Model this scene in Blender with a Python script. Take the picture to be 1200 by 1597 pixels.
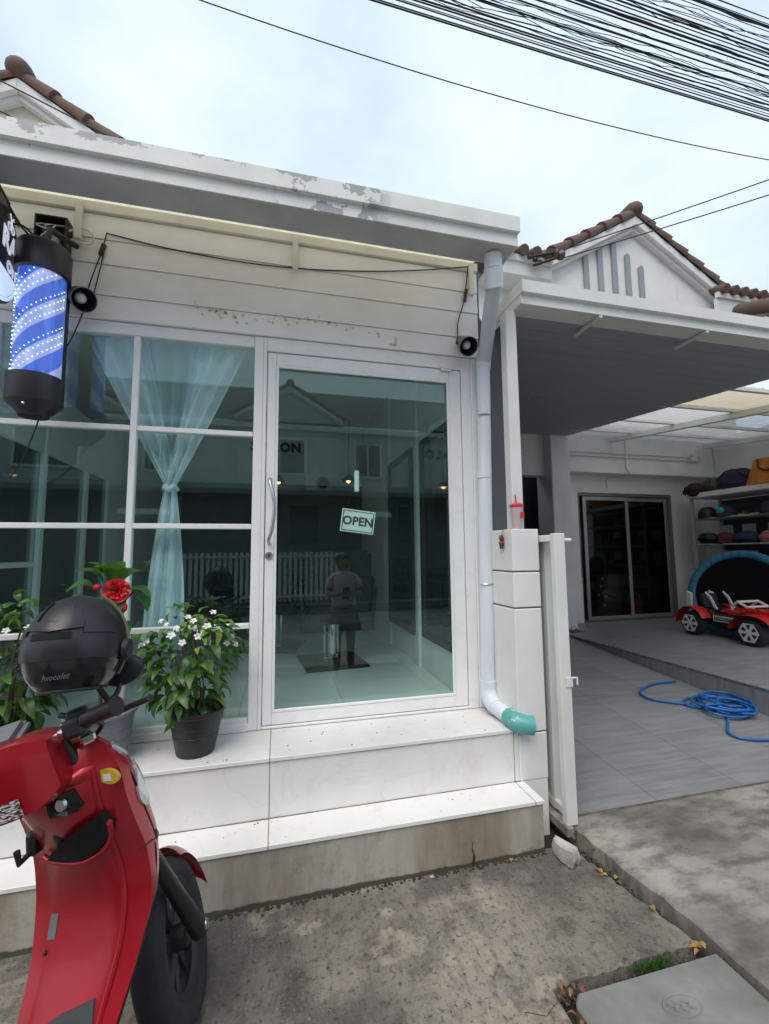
import bpy, bmesh, math, random
from mathutils import Vector, Matrix
R = math.radians
rnd = random.Random(7)
for o in list(bpy.data.objects): bpy.data.objects.remove(o)
S = bpy.context.scene
COL = S.collection

# ---------------------------------------------------------------- camera
cam_d = bpy.data.cameras.new('camera'); cam = bpy.data.objects.new('camera', cam_d); COL.objects.link(cam)
cam_d.sensor_fit = 'HORIZONTAL'; cam_d.sensor_width = 36.0; cam_d.lens = 36.0 * 675.65 / 1200
cam_d.clip_start = 0.05; cam_d.clip_end = 600
_y, _p, _r = R(13.88), R(5.42), R(-0.52)
_f = Vector((math.sin(_y)*math.cos(_p), math.cos(_y)*math.cos(_p), math.sin(_p)))
_x = _f.cross(Vector((0, 0, 1))).normalized(); _u = _x.cross(_f)
_x2 = _x*math.cos(_r) + _u*math.sin(_r); _u2 = -_x*math.sin(_r) + _u*math.cos(_r)
cam.matrix_world = Matrix(((_x2.x, _u2.x, -_f.x, 0.0), (_x2.y, _u2.y, -_f.y, -2.4), (_x2.z, _u2.z, -_f.z, 1.383), (0, 0, 0, 1)))
S.camera = cam
S.render.engine = 'CYCLES'
S.render.resolution_x, S.render.resolution_y = 769, 1024
S.cycles.max_bounces = 10; S.cycles.transparent_max_bounces = 16
S.view_settings.view_transform = 'Standard'; S.view_settings.look = 'None'
S.view_settings.exposure = 0.58; S.view_settings.gamma = 1.0
S.view_settings.use_curve_mapping = False

# ---------------------------------------------------------------- overcast sky
SUN_EL, SUN_AZ = 58, 215          # compass-like: from +Y clockwise
W = bpy.data.worlds.new('World'); S.world = W; W.use_nodes = True
nt = W.node_tree; nt.nodes.clear()
wo = nt.nodes.new('ShaderNodeOutputWorld')
sky = nt.nodes.new('ShaderNodeTexSky'); sky.sky_type = 'NISHITA'; sky.sun_disc = False
sky.sun_elevation = R(SUN_EL); sky.sun_rotation = R(SUN_AZ)
b1 = nt.nodes.new('ShaderNodeBackground'); b1.inputs['Strength'].default_value = 0.06
nt.links.new(sky.outputs[0], b1.inputs['Color'])
tc = nt.nodes.new('ShaderNodeTexCoord')
mp = nt.nodes.new('ShaderNodeMapping'); mp.inputs['Scale'].default_value = (1.0, 1.0, 1.9)
mp.inputs['Location'].default_value = (3.1, 0.4, 1.3)
nz = nt.nodes.new('ShaderNodeTexNoise'); nz.inputs['Scale'].default_value = 2.6; nz.inputs['Detail'].default_value = 7; nz.inputs['Roughness'].default_value = 0.5
nt.links.new(tc.outputs['Generated'], mp.inputs['Vector']); nt.links.new(mp.outputs[0], nz.inputs['Vector'])
cr = nt.nodes.new('ShaderNodeValToRGB')
cr.color_ramp.elements[0].position = 0.33; cr.color_ramp.elements[0].color = (0.53, 0.645, 0.83, 1)
cr.color_ramp.elements[1].position = 0.66; cr.color_ramp.elements[1].color = (0.765, 0.87, 0.965, 1)
nt.links.new(nz.outputs['Fac'], cr.inputs['Fac'])
b2 = nt.nodes.new('ShaderNodeBackground'); b2.inputs['Strength'].default_value = 0.92
nt.links.new(cr.outputs['Color'], b2.inputs['Color'])
mxs = nt.nodes.new('ShaderNodeMixShader'); mxs.inputs['Fac'].default_value = 0.88
nt.links.new(b1.outputs[0], mxs.inputs[1]); nt.links.new(b2.outputs[0], mxs.inputs[2]); nt.links.new(mxs.outputs[0], wo.inputs['Surface'])

# ---------------------------------------------------------------- soft sun behind the cloud
sd = bpy.data.lights.new('sun', 'SUN'); sd.energy = 1.5; sd.angle = R(40); sd.color = (1.0, 0.92, 0.80)
sun = bpy.data.objects.new('sun', sd); COL.objects.link(sun)
_sv = Vector((math.sin(R(SUN_AZ))*math.cos(R(SUN_EL)), math.cos(R(SUN_AZ))*math.cos(R(SUN_EL)), math.sin(R(SUN_EL))))
sun.rotation_euler = _sv.to_track_quat('Z', 'Y').to_euler()
sun.location = (0, -6, 12)

# ---------------------------------------------------------------- mesh helpers
WL = {}
def link(o):
    COL.objects.link(o); return o
def tag(o, label, cat=None, group=None, kind=None):
    if label: o['label'] = label
    if cat: o['category'] = cat
    if group: o['group'] = group
    if kind: o['kind'] = kind
    return o
def thing(name, label, cat, loc=(0, 0, 0), group=None, local=False, rot=None):
    o = link(bpy.data.objects.new(name, None)); o.location = loc; o.empty_display_size = 0.1
    if rot: o.rotation_euler = rot
    if not local: WL[o.name] = Vector(loc)
    return tag(o, label, cat, group)
class M:
    def __init__(s): s.v = []; s.f = []
    def add(s, vs, fs):
        n = len(s.v); s.v += [tuple(v) for v in vs]; s.f += [tuple(i+n for i in f) for f in fs]; return s
    def box(s, x0, y0, z0, x1, y1, z1):
        return s.add([(x0,y0,z0),(x1,y0,z0),(x1,y1,z0),(x0,y1,z0),(x0,y0,z1),(x1,y0,z1),(x1,y1,z1),(x0,y1,z1)],
                     [(0,3,2,1),(4,5,6,7),(0,1,5,4),(1,2,6,5),(2,3,7,6),(3,0,4,7)])
    def obox(s, c, sx, sy, sz, rot):               # oriented box
        m = rot if isinstance(rot, Matrix) else Matrix.Rotation(rot, 3, 'Z')
        vs = [Vector(c) + m @ Vector((a*sx/2, b*sy/2, d*sz/2)) for d in (-1, 1) for a, b in ((-1,-1),(1,-1),(1,1),(-1,1))]
        return s.add(vs, [(0,3,2,1),(4,5,6,7),(0,1,5,4),(1,2,6,5),(2,3,7,6),(3,0,4,7)])
    def prism(s, pts, d, ax='z', a0=0.0):          # outline pts (2D) extruded along an axis from a0 to d
        n = len(pts)
        def p3(p, h):
            return {'z': (p[0], p[1], h), 'y': (p[0], h, p[1]), 'x': (h, p[0], p[1])}[ax]
        vs = [p3(p, a0) for p in pts] + [p3(p, d) for p in pts]
        return s.add(vs, [tuple(range(n))[::-1], tuple(range(n, 2*n))] + [(i, (i+1) % n, n+(i+1) % n, n+i) for i in range(n)])
    def tube(s, pts, r, n=8, cap=True):
        pts = [Vector(p) for p in pts]; rr = r if isinstance(r, (list, tuple)) else [r]*len(pts)
        t0 = (pts[1]-pts[0]).normalized(); up = Vector((0, 0, 1)) if abs(t0.z) < .9 else Vector((1, 0, 0))
        a = t0.cross(up).normalized(); vs = []
        for i, p in enumerate(pts):
            t = (pts[min(i+1, len(pts)-1)] - pts[max(i-1, 0)])
            t = t.normalized() if t.length > 1e-9 else t0
            a = (a - t*a.dot(t)); a = a.normalized() if a.length > 1e-6 else t.orthogonal().normalized()
            b = t.cross(a)
            vs += [p + (a*math.cos(2*math.pi*k/n) + b*math.sin(2*math.pi*k/n))*rr[i] for k in range(n)]
        fs = [(i*n+k, i*n+(k+1) % n, (i+1)*n+(k+1) % n, (i+1)*n+k) for i in range(len(pts)-1) for k in range(n)]
        if cap: fs += [tuple(range(n))[::-1], tuple(range((len(pts)-1)*n, len(pts)*n))]
        return s.add(vs, fs)
    def lathe(s, prof, c=(0, 0, 0), n=24, ax='z', a0=0.0, a1=2*math.pi, mat=None):
        full = abs(a1-a0-2*math.pi) < 1e-6; m = n if full else n+1; vs = []
        for r, h in prof:
            for k in range(m):
                t = a0 + (a1-a0)*k/n; x, y = r*math.cos(t), r*math.sin(t)
                v = Vector({'z': (x, y, h), 'y': (x, h, y), 'x': (h, x, y)}[ax])
                if mat: v = mat @ v
                vs.append(v + Vector(c))
        fs = [(i*m+k, i*m+(k+1) % m, (i+1)*m+(k+1) % m, (i+1)*m+k) for i in range(len(prof)-1) for k in range(n)]
        return s.add(vs, fs)
    def grid(s, fn, nu, nv, closeu=False):
        mu = nu if closeu else nu+1
        vs = [fn(i/nu, j/nv) for j in range(nv+1) for i in range(mu)]
        fs = [(j*mu+i, j*mu+(i+1) % mu, (j+1)*mu+(i+1) % mu, (j+1)*mu+i) for j in range(nv) for i in range(nu)]
        return s.add(vs, fs)
    def ball(s, c, rx, ry, rz, n=12, m=8, fn=None):
        vs = []
        for j in range(m+1):
            a = math.pi*j/m
            for i in range(n):
                b = 2*math.pi*i/n; d = Vector((math.sin(a)*math.cos(b), math.sin(a)*math.sin(b), math.cos(a)))
                k = fn(d) if fn else 1
                vs.append((c[0]+d.x*rx*k, c[1]+d.y*ry*k, c[2]+d.z*rz*k))
        return s.add(vs, [(j*n+i, (j+1)*n+i, (j+1)*n+(i+1) % n, j*n+(i+1) % n) for j in range(m) for i in range(n)])
    def mesh(s, name, mat=None, bevel=0, smooth=None, seg=1, recalc=True):
        me = bpy.data.meshes.new(name)
        bm = bmesh.new(); vs = [bm.verts.new(v) for v in s.v]
        for f in s.f:
            try: bm.faces.new([vs[i] for i in f])
            except ValueError: pass
        if recalc:
            bmesh.ops.remove_doubles(bm, verts=bm.verts, dist=1e-5)
            bmesh.ops.recalc_face_normals(bm, faces=bm.faces)
        if bevel:
            ed = [e for e in bm.edges if len(e.link_faces) == 2 and e.calc_face_angle(0) > R(30)]
            bmesh.ops.bevel(bm, geom=ed, offset=bevel, segments=seg, affect='EDGES', clamp_overlap=True)
        bm.to_mesh(me); bm.free()
        if mat: me.materials.append(mat)
        if smooth is not None:
            for p in me.polygons: p.use_smooth = True
            me.set_sharp_from_angle(angle=R(smooth))
        return me
    def build(s, name, mat, parent=None, bevel=0, smooth=None, seg=1, recalc=True):
        o = link(bpy.data.objects.new(name, s.mesh(name, mat, bevel, smooth, seg, recalc)))
        if parent is not None:
            o.parent = parent
            if parent.name in WL: o.location = -WL[parent.name]
        return o
def struct(o, label=None):
    o['kind'] = 'structure'
    if label: o['label'] = label
    return o
def inst(name, me, parent, mw):
    o = link(bpy.data.objects.new(name, me)); o.parent = parent
    if parent is not None and parent.name in WL: mw = Matrix.Translation(-WL[parent.name]) @ mw
    o.matrix_local = mw; return o
def text(name, body, size, mat, parent, mw, depth=0.002, bold=0.0, shear=0.0, align='CENTER', spacing=1.0):
    c = bpy.data.curves.new(name, 'FONT'); c.body = body; c.size = size; c.extrude = depth; c.offset = bold
    c.align_x = align; c.align_y = 'CENTER'; c.shear = shear; c.space_character = spacing; c.resolution_u = 3
    t = link(bpy.data.objects.new(name, c)); dg = bpy.context.evaluated_depsgraph_get()
    me = bpy.data.meshes.new_from_object(t.evaluated_get(dg)); bpy.data.objects.remove(t)
    me.materials.clear(); me.materials.append(mat)
    return inst(name, me, parent, mw)
def XZ(loc, rz=0.0, flip=False):                    # text plane standing upright, facing -Y (rz turns it)
    return Matrix.Translation(loc) @ Matrix.Rotation(rz, 4, 'Z') @ Matrix.Rotation(R(90), 4, 'X')
def arc(c, r, a0, a1, n, ax='z'):
    out = []
    for i in range(n+1):
        a = a0 + (a1-a0)*i/n; x, y = r*math.cos(a), r*math.sin(a)
        out.append({'z': (c[0]+x, c[1]+y, c[2]), 'y': (c[0]+x, c[1], c[2]+y), 'x': (c[0], c[1]+x, c[2]+y)}[ax])
    return out
def spline(pts, n=8):
    P = [Vector(p) for p in pts]; P = [2*P[0]-P[1]] + P + [2*P[-1]-P[-2]]; out = []
    for i in range(1, len(P)-2):
        for k in range(n):
            t = k/n; a, b, c, d = P[i-1:i+3]
            out.append(0.5*((2*b) + (c-a)*t + (2*a-5*b+4*c-d)*t*t + (3*b-a-3*c+d)*t**3))
    return out + [P[-2]]

# ---------------------------------------------------------------- materials
class N:
    def __init__(s, name):
        s.m = bpy.data.materials.new(name); s.m.use_nodes = True; s.t = s.m.node_tree
        s.b = s.t.nodes['Principled BSDF']; s.o = s.t.nodes['Material Output']; s.tc = s.n('ShaderNodeTexCoord')
    def n(s, ty, **kw):
        x = s.t.nodes.new(ty)
        for k, v in kw.items():
            if k in x.inputs: x.inputs[k].default_value = v
            else: setattr(x, k, v)
        return x
    def l(s, a, b): s.t.links.new(a, b)
    def noise(s, scale, detail=4, rough=.55, sc=(1, 1, 1), loc=(0, 0, 0), dist=0):
        mp = s.n('ShaderNodeMapping'); mp.inputs['Scale'].default_value = sc; mp.inputs['Location'].default_value = loc
        s.l(s.tc.outputs['Object'], mp.inputs[0]); x = s.n('ShaderNodeTexNoise')
        x.inputs['Scale'].default_value = scale; x.inputs['Detail'].default_value = detail; x.inputs['Roughness'].default_value = rough; x.inputs['Distortion'].default_value = dist
        s.l(mp.outputs[0], x.inputs['Vector']); return x.outputs['Fac']
    def ramp(s, fac, stops):
        c = s.n('ShaderNodeValToRGB'); e = c.color_ramp.elements
        while len(e) < len(stops): e.new(0.5)
        for q, (p, col) in zip(e, stops):
            q.position = p; q.color = (*(col if isinstance(col, tuple) else (col,)*3), 1)
        s.l(fac, c.inputs['Fac']); return c.outputs['Color']
    def mix(s, fac, a, b, mode='MIX'):
        x = s.n('ShaderNodeMix', data_type='RGBA', blend_type=mode)
        for sock, v in ((x.inputs['Factor'], fac), (x.inputs['A'], a), (x.inputs['B'], b)):
            if isinstance(v, (int, float)): sock.default_value = v if sock.type == 'VALUE' else (v, v, v, 1)
            elif isinstance(v, tuple): sock.default_value = (*v, 1)
            else: s.l(v, sock)
        return x.outputs['Result']
    def bump(s, h, strength=.3, dist=.01):
        x = s.n('ShaderNodeBump'); x.inputs['Strength'].default_value = strength; x.inputs['Distance'].default_value = dist
        s.l(h, x.inputs['Height']); s.l(x.outputs[0], s.b.inputs['Normal'])
    def set(s, **kw):
        for k, v in kw.items():
            i = s.b.inputs[k.replace('_', ' ')]
            if hasattr(v, 'links') or isinstance(v, bpy.types.NodeSocket): s.l(v, i)
            else: i.default_value = (*v, 1) if isinstance(v, tuple) and len(v) == 3 else v
        return s
def mat(name, col, rough=.55, metal=0, var=.12, scale=6, bump=0, bscale=60, spec=.5, coat=0, sc=(1, 1, 1), dark=None):
    q = N(name); f = q.noise(scale, 6, .6, sc)
    lo = dark or tuple(c*(1-var) for c in col); hi = tuple(min(1, c*(1+var*.5)) for c in col)
    q.set(Base_Color=q.ramp(f, [(.3, lo), (.7, hi)]), Metallic=metal, Specular_IOR_Level=spec)
    q.set(Roughness=q.ramp(q.noise(scale*3, 3), [(.3, max(0, rough-.07)), (.7, min(1, rough+.07))]))
    if coat: q.set(Coat_Weight=coat, Coat_Roughness=.12)
    if bump: q.bump(q.noise(bscale, 4, .6, sc), bump, .004)
    return q.m
def m_siding():
    q = N('painted siding'); f = q.noise(3, 6, .65); g = q.noise(70, 3, .6, (.25, 1, 1))
    c = q.ramp(f, [(.3, (.79, .77, .745)), (.65, (.88, .865, .845))])
    spot = q.ramp(q.noise(24, 8, .75, loc=(4, 0, 0)), [(.74, 0.0), (.78, 1.0)])
    q.set(Base_Color=q.mix(spot, c, (.50, .44, .36)), Roughness=.55); q.bump(g, .25, .003); return q.m
def m_frame():
    q = N('white aluminium'); f = q.noise(9, 6, .7)
    q.set(Base_Color=q.ramp(f, [(.26, (.77, .76, .75)), (.5, (.86, .85, .845))]), Roughness=.42); return q.m
def m_gutter():
    q = N('peeling gutter paint'); c = q.ramp(q.noise(5, 6), [(.3, (.66, .655, .63)), (.7, (.78, .78, .76))])
    sep = q.n('ShaderNodeSeparateXYZ'); q.l(q.tc.outputs['Object'], sep.inputs[0])
    # flakes gather along the upper lip and in a band of the lower strip
    w = q.n('ShaderNodeMapRange'); q.l(sep.outputs['Z'], w.inputs[0]); w.inputs[1].default_value = 3.0; w.inputs[2].default_value = 3.08; w.inputs[3].default_value = -.12; w.inputs[4].default_value = .13
    wx = q.n('ShaderNodeMapRange'); q.l(sep.outputs['X'], wx.inputs[0]); wx.inputs[1].default_value = -.9; wx.inputs[2].default_value = .2; wx.inputs[3].default_value = .075; wx.inputs[4].default_value = -.035
    a1 = q.n('ShaderNodeMath'); q.l(w.outputs[0], a1.inputs[0]); q.l(wx.outputs[0], a1.inputs[1])
    a = q.n('ShaderNodeMath'); q.l(a1.outputs[0], a.inputs[0]); q.l(q.noise(7, 7, .62, (1, 1, 1.6)), a.inputs[1])
    k = q.ramp(a.outputs[0], [(.615, 0.0), (.63, 1.0)])
    low = q.n('ShaderNodeMath', operation='MULTIPLY')
    b = q.noise(12, 8, .6, (1, 1, .8), (7, 0, 2)); q.l(q.ramp(b, [(.545, 0.0), (.555, 1.0)]), low.inputs[0])
    xr = q.n('ShaderNodeMapRange'); q.l(sep.outputs['X'], xr.inputs[0]); xr.inputs[1].default_value = -.05; xr.inputs[2].default_value = .55
    q.l(q.ramp(xr.outputs[0], [(.0, 0.0), (.12, 1.0), (.75, 1.0), (.95, 0.0)]), low.inputs[1])
    k2 = q.mix(1.0, k, low.outputs[0], 'LIGHTEN')
    rust = q.ramp(q.noise(26, 6, .7, (1, 1, .3)), [(.66, 0.0), (.8, .7)])
    q.set(Base_Color=q.mix(k2, q.mix(rust, c, (.52, .47, .38)), (.36, .365, .37)), Roughness=.5)
    q.bump(k2, .3, .002); return q.m
def m_marble():
    q = N('marble tile'); n = q.noise(1.6, 8, .6, (1, 1, 1.7), dist=1.6)
    v = q.ramp(n, [(.485, 0.0), (.5, .28), (.515, 0.0)])
    c = q.ramp(q.noise(2.2, 4), [(.3, (.68, .665, .655)), (.7, (.80, .785, .775))])
    d = q.ramp(q.noise(5, 8, .7, (1, 1, .5), (2, 1, 0)), [(.56, 0.0), (.80, .6)])
    q.set(Base_Color=q.mix(d, q.mix(v, c, (.55, .545, .54)), (.56, .52, .46)), Roughness=.28); return q.m
def m_step():
    q = N('stained cement'); a = q.noise(5, 8, .68, (1, 1, .18)); b = q.noise(2.2, 6, .6, (1, 1, .22), (3, 0, 0)); d = q.noise(9, 8, .7)
    c = q.ramp(a, [(.28, (.22, .185, .14)), (.5, (.37, .335, .285)), (.72, (.47, .44, .395))])
    c = q.mix(q.ramp(b, [(.47, 0.0), (.66, .85)]), c, (.20, .165, .11))
    c = q.mix(q.ramp(d, [(.30, .5), (.48, 0.0)]), c, (.14, .12, .095))
    sep = q.n('ShaderNodeSeparateXYZ'); q.l(q.tc.outputs['Object'], sep.inputs[0])
    e = q.n('ShaderNodeMath', operation='MULTIPLY_ADD'); q.l(q.noise(11, 6, .7), e.inputs[0]); e.inputs[1].default_value = -.034; q.l(sep.outputs['Z'], e.inputs[2])
    damp = q.ramp(e.outputs[0], [(-.0, .9), (.006, 0.0)])
    q.set(Base_Color=q.mix(damp, c, (.045, .04, .034)), Roughness=.85); q.bump(q.noise(60, 6, .7), .35, .004); return q.m
def m_pavement():
    q = N('rough old concrete'); big = q.noise(1.5, 6, .62, loc=(.3, .8, 0)); mid = q.noise(6, 9, .72); fine = q.noise(95, 5, .8); pit = q.noise(45, 6, .75, loc=(3, 3, 0))
    c = q.ramp(big, [(.32, (.165, .147, .128)), (.5, (.26, .231, .197)), (.66, (.36, .32, .27))])
    c = q.mix(q.ramp(q.noise(2.3, 8, .6, (1, 1.6, 1), (1.7, .2, 0)), [(.545, 0.0), (.575, .8)]), c, (.42, .365, .29))
    c = q.mix(q.ramp(q.noise(1.3, 7, .62, loc=(4.2, 1.1, 0)), [(.51, 0.0), (.58, .85)]), c, (.125, .113, .103))
    c = q.mix(q.ramp(q.noise(30, 6, .75, (1, .3, 1)), [(.30, .6), (.5, 0.0)]), c, (.075, .068, .062))
    c = q.mix(q.ramp(mid, [(.32, .8), (.48, 0.0)]), c, (.080, .073, .067))
    c = q.mix(q.ramp(pit, [(.36, .85), (.47, 0.0)]), c, (.055, .050, .046))
    sp = q.n('ShaderNodeMath', operation='MULTIPLY'); q.l(q.ramp(fine, [(.56, 0.0), (.64, .8)]), sp.inputs[0]); q.l(q.ramp(q.noise(2.8, 5, .6, loc=(8, 1, 0)), [(.42, .1), (.62, 1.0)]), sp.inputs[1])
    c = q.mix(sp.outputs[0], c, (.40, .38, .345))
    c = q.mix(q.ramp(q.noise(2.4, 6, .6, loc=(5, 2, 0)), [(.60, 0.0), (.72, .55)]), c, (.075, .085, .04))
    q.set(Base_Color=c, Roughness=.92, Specular_IOR_Level=.3)
    h = q.mix(.5, mid, q.mix(.5, fine, pit)); q.bump(h, 1.0, .022); return q.m
def m_apron():
    q = N('worn smooth concrete'); big = q.noise(1.9, 6, .6, loc=(3, 0, 0)); mid = q.noise(7, 8, .65, (1, 2.2, 1)); fine = q.noise(120, 4, .7)
    c = q.ramp(big, [(.33, (.12, .110, .094)), (.5, (.235, .222, .195)), (.68, (.37, .355, .315))])
    c = q.mix(q.ramp(mid, [(.36, .75), (.55, 0.0)]), c, (.085, .08, .072))
    c = q.mix(q.ramp(q.noise(34, 5, .8), [(.70, 0.0), (.76, .55)]), c, (.52, .51, .48))
    q.set(Base_Color=c, Roughness=.8); q.bump(q.mix(.5, mid, fine), .4, .006); return q.m
def m_cover():
    q = N('grey-green concrete cover'); mid = q.noise(5, 8, .6)
    c = q.ramp(mid, [(.3, (.145, .15, .132)), (.7, (.26, .265, .24))])
    c = q.mix(q.ramp(q.noise(30, 6, .8), [(.66, 0.0), (.75, .5)]), c, (.5, .5, .48))
    q.set(Base_Color=c, Roughness=.75); q.bump(q.noise(90, 4, .7), .25, .004); return q.m
def m_garagetile():
    q = N('grey streaked tile'); a = q.noise(4, 8, .65, (.7, 7, 1)); b = q.noise(1.5, 4)
    oi = q.n('ShaderNodeObjectInfo'); c = q.mix(oi.outputs['Random'], q.ramp(a, [(.3, (.16, .165, .178)), (.7, (.28, .288, .305))]), q.ramp(a, [(.3, (.20, .205, .215)), (.7, (.32, .328, .34))]))
    q.set(Base_Color=q.mix(q.ramp(b, [(.4, .25), (.6, 0.0)]), c, (.16, .15, .14)), Roughness=.42); return q.m
def m_glass(name, tint, refl):
    q = N(name); q.t.nodes.remove(q.b)
    tr = q.n('ShaderNodeBsdfTransparent'); tr.inputs[0].default_value = (*tint, 1)
    gl = q.n('ShaderNodeBsdfGlossy'); gl.inputs['Roughness'].default_value = 0.0; gl.inputs[0].default_value = (.80, 1, .96, 1)
    lw = q.n('ShaderNodeLayerWeight'); lw.inputs[0].default_value = .5
    pw = q.n('ShaderNodeMath', operation='POWER'); pw.inputs[1].default_value = 5; q.l(lw.outputs['Facing'], pw.inputs[0])
    ma = q.n('ShaderNodeMath', operation='MULTIPLY_ADD'); ma.inputs[1].default_value = 1-refl; ma.inputs[2].default_value = refl; q.l(pw.outputs[0], ma.inputs[0])
    mx = q.n('ShaderNodeMixShader'); q.l(ma.outputs[0], mx.inputs[0]); q.l(tr.outputs[0], mx.inputs[1]); q.l(gl.outputs[0], mx.inputs[2])
    q.l(mx.outputs[0], q.o.inputs[0]); return q.m
def m_trans(name, col, tcol, fac=.5, clear=0.0, sc=6):
    q = N(name); q.t.nodes.remove(q.b)
    d = q.n('ShaderNodeBsdfDiffuse'); q.l(q.ramp(q.noise(sc, 6), [(.3, tuple(c*.8 for c in col)), (.7, col)]), d.inputs[0])
    t = q.n('ShaderNodeBsdfTranslucent'); t.inputs[0].default_value = (*tcol, 1)
    mx = q.n('ShaderNodeMixShader'); mx.inputs[0].default_value = fac; q.l(d.outputs[0], mx.inputs[1]); q.l(t.outputs[0], mx.inputs[2]); out = mx
    if clear:
        c = q.n('ShaderNodeBsdfTransparent'); m2 = q.n('ShaderNodeMixShader'); m2.inputs[0].default_value = clear
        q.l(mx.outputs[0], m2.inputs[1]); q.l(c.outputs[0], m2.inputs[2]); out = m2
    q.l(out.outputs[0], q.o.inputs[0]); return q.m
def m_leaf(name, c1, c2):
    q = N(name); oi = q.n('ShaderNodeObjectInfo'); f = q.noise(14, 3)
    c = q.ramp(f, [(.3, c1), (.7, c2)])
    c = q.mix(oi.outputs['Random'], q.mix(.45, c, c1), c); c = q.mix(q.ramp(oi.outputs['Random'], [(.90, 0.0), (.94, .75)]), c, (.30, .30, .05))
    q.set(Base_Color=c, Roughness=.38, Specular_IOR_Level=.5)
    t = q.n('ShaderNodeBsdfTranslucent'); t.inputs[0].default_value = (c2[0]*1.6, c2[1]*1.7, c2[2]*.9, 1)
    mx = q.n('ShaderNodeMixShader'); mx.inputs[0].default_value = .28
    q.l(q.b.outputs[0], mx.inputs[1]); q.l(t.outputs[0], mx.inputs[2]); q.l(mx.outputs[0], q.o.inputs[0]); return q.m
def m_red():
    q = N('candy red paint'); f = q.noise(900, 2); g = q.noise(4, 4)
    q.set(Base_Color=q.ramp(g, [(.3, (.35, .0045, .013)), (.7, (.44, .007, .018))]), Metallic=.40, Roughness=.36, Coat_Weight=.5, Coat_Roughness=.14)
    q.bump(f, .05, .0005); return q.m
def m_emit(name, col, st):
    q = N(name); q.set(Base_Color=col, Emission_Color=col, Emission_Strength=st); return q.m
def m_roof():
    q = N('brown cement roof tile'); oi = q.n('ShaderNodeObjectInfo'); f = q.noise(6, 6)
    c = q.ramp(f, [(.3, (.115, .058, .045)), (.7, (.19, .10, .078))])
    moss = q.ramp(q.noise(4.5, 6, .6, loc=(0, 3, 0)), [(.48, 0.0), (.62, .7)])
    q.set(Base_Color=q.mix(moss, q.mix(oi.outputs['Random'], c, (.13, .07, .055)), (.10, .105, .075)), Roughness=.8); q.bump(q.noise(50, 5), .3, .005); return q.m
def m_plain_rough(name, col, rough=.9, var=.3, scale=2): return mat(name, col, rough, 0, var, scale, .3, 40)

SIDING = m_siding(); FRAME = m_frame(); GUTTER = m_gutter(); MARBLE = m_marble(); STEP = m_step(); PAVE = m_pavement(); APRON = m_apron(); COVER = m_cover()
GTILE = m_garagetile(); GLASS = m_glass('teal tinted glass', (.90, .99, .975), .052); DGLASS = m_glass('grey glass', (.55, .57, .58), .05)
SHEET = m_trans('cream fibreglass sheet', (.66, .63, .54), (.84, .79, .64), .5); CLEARSHEET = m_trans('milky roofing sheet', (.9, .92, .90), (1, 1, .97), .8, .38)
OCHRESHEET = m_trans('aged ochre roofing sheet', (.66, .60, .48), (.9, .80, .60), .6)
CURTAIN = m_trans('sheer blue curtain', (.90, .94, 1.0), (.95, .96, 1.0), .35, 0.0, 8); CURTAIN2 = m_trans('single layer of sheer curtain', (.78, .92, .98), (.78, .92, .98), .4, .45, 8)
def m_white():
    q = N('white render'); c = q.ramp(q.noise(3, 6, .6), [(.3, (.70, .695, .68)), (.7, (.80, .795, .78))])
    c = q.mix(q.ramp(q.noise(7, 8, .72, (1, 1, .22), (2, 5, 0)), [(.60, 0.0), (.78, .55)]), c, (.42, .37, .29))
    c = q.mix(q.ramp(q.noise(38, 7, .8), [(.70, 0.0), (.75, .6)]), c, (.36, .33, .28))
    q.set(Base_Color=c, Roughness=.7); q.bump(q.noise(80, 4), .2, .004); return q.m
WHITE = m_white()
OFFW = mat('off-white painted steel', (.70, .695, .67), .45, var=.1, scale=4)
CREAM = mat('cream painted timber', (.70, .67, .58), .6, var=.14, scale=5)
GALV = mat('weathered galvanised sheet', (.46, .45, .43), .55, .1, var=.25, scale=3)
PVC = mat('pale pvc pipe', (.70, .75, .80), .4, var=.12, scale=8, sc=(1, 1, .3))
PVCDK = mat('grey pvc pipe', (.56, .60, .66), .45, var=.14, scale=7, sc=(1, 1, .3))
def m_green():
    q = N('peeling teal pipe paint'); k = q.ramp(q.noise(14, 6, .7), [(.56, 0.0), (.62, 1.0)])
    q.set(Base_Color=q.mix(k, (.10, .36, .34), (.45, .62, .64)), Roughness=.4); return q.m
TEALP = m_green()
BLACK = mat('black plastic', (.016, .016, .018), .45, var=.2, scale=9)
BLACKM = mat('matt black helmet shell', (.020, .020, .024), .36, var=.18, scale=12, spec=.45)
RUBBER = mat('tyre rubber', (.022, .022, .023), .8, var=.25, scale=14, bump=.2, bscale=120)
DKGREY = mat('dark grey cast alloy', (.035, .036, .04), .45, .4, var=.2)
CHROME = mat('chrome', (.75, .75, .76), .12, 1, var=.05)
STEEL = mat('brushed steel', (.55, .55, .54), .3, 1, var=.1)
RED = m_red(); GREYP = mat('grey plastic', (.16, .165, .175), .5, var=.12)
CEIL = mat('grey ceiling boards', (.32, .33, .37), .6, var=.08, scale=3, bump=.2, bscale=30, sc=(.1, 1, 1))
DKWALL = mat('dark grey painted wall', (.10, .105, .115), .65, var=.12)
INWALL = mat('interior white wall', (.80, .81, .79), .6, var=.06); INFLOOR = mat('pale interior tile', (.78, .79, .78), .2, var=.07, scale=2)
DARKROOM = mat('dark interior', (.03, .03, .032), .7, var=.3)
INDARK = mat('dark back wall paint', (.095, .10, .10), .6, var=.15)
MIRROR = mat('silvered mirror', (.62, .66, .66), .02, 1, var=.0)
LEATHER = mat('black tufted leather', (.018, .018, .021), .32, var=.2, scale=10)
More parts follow.
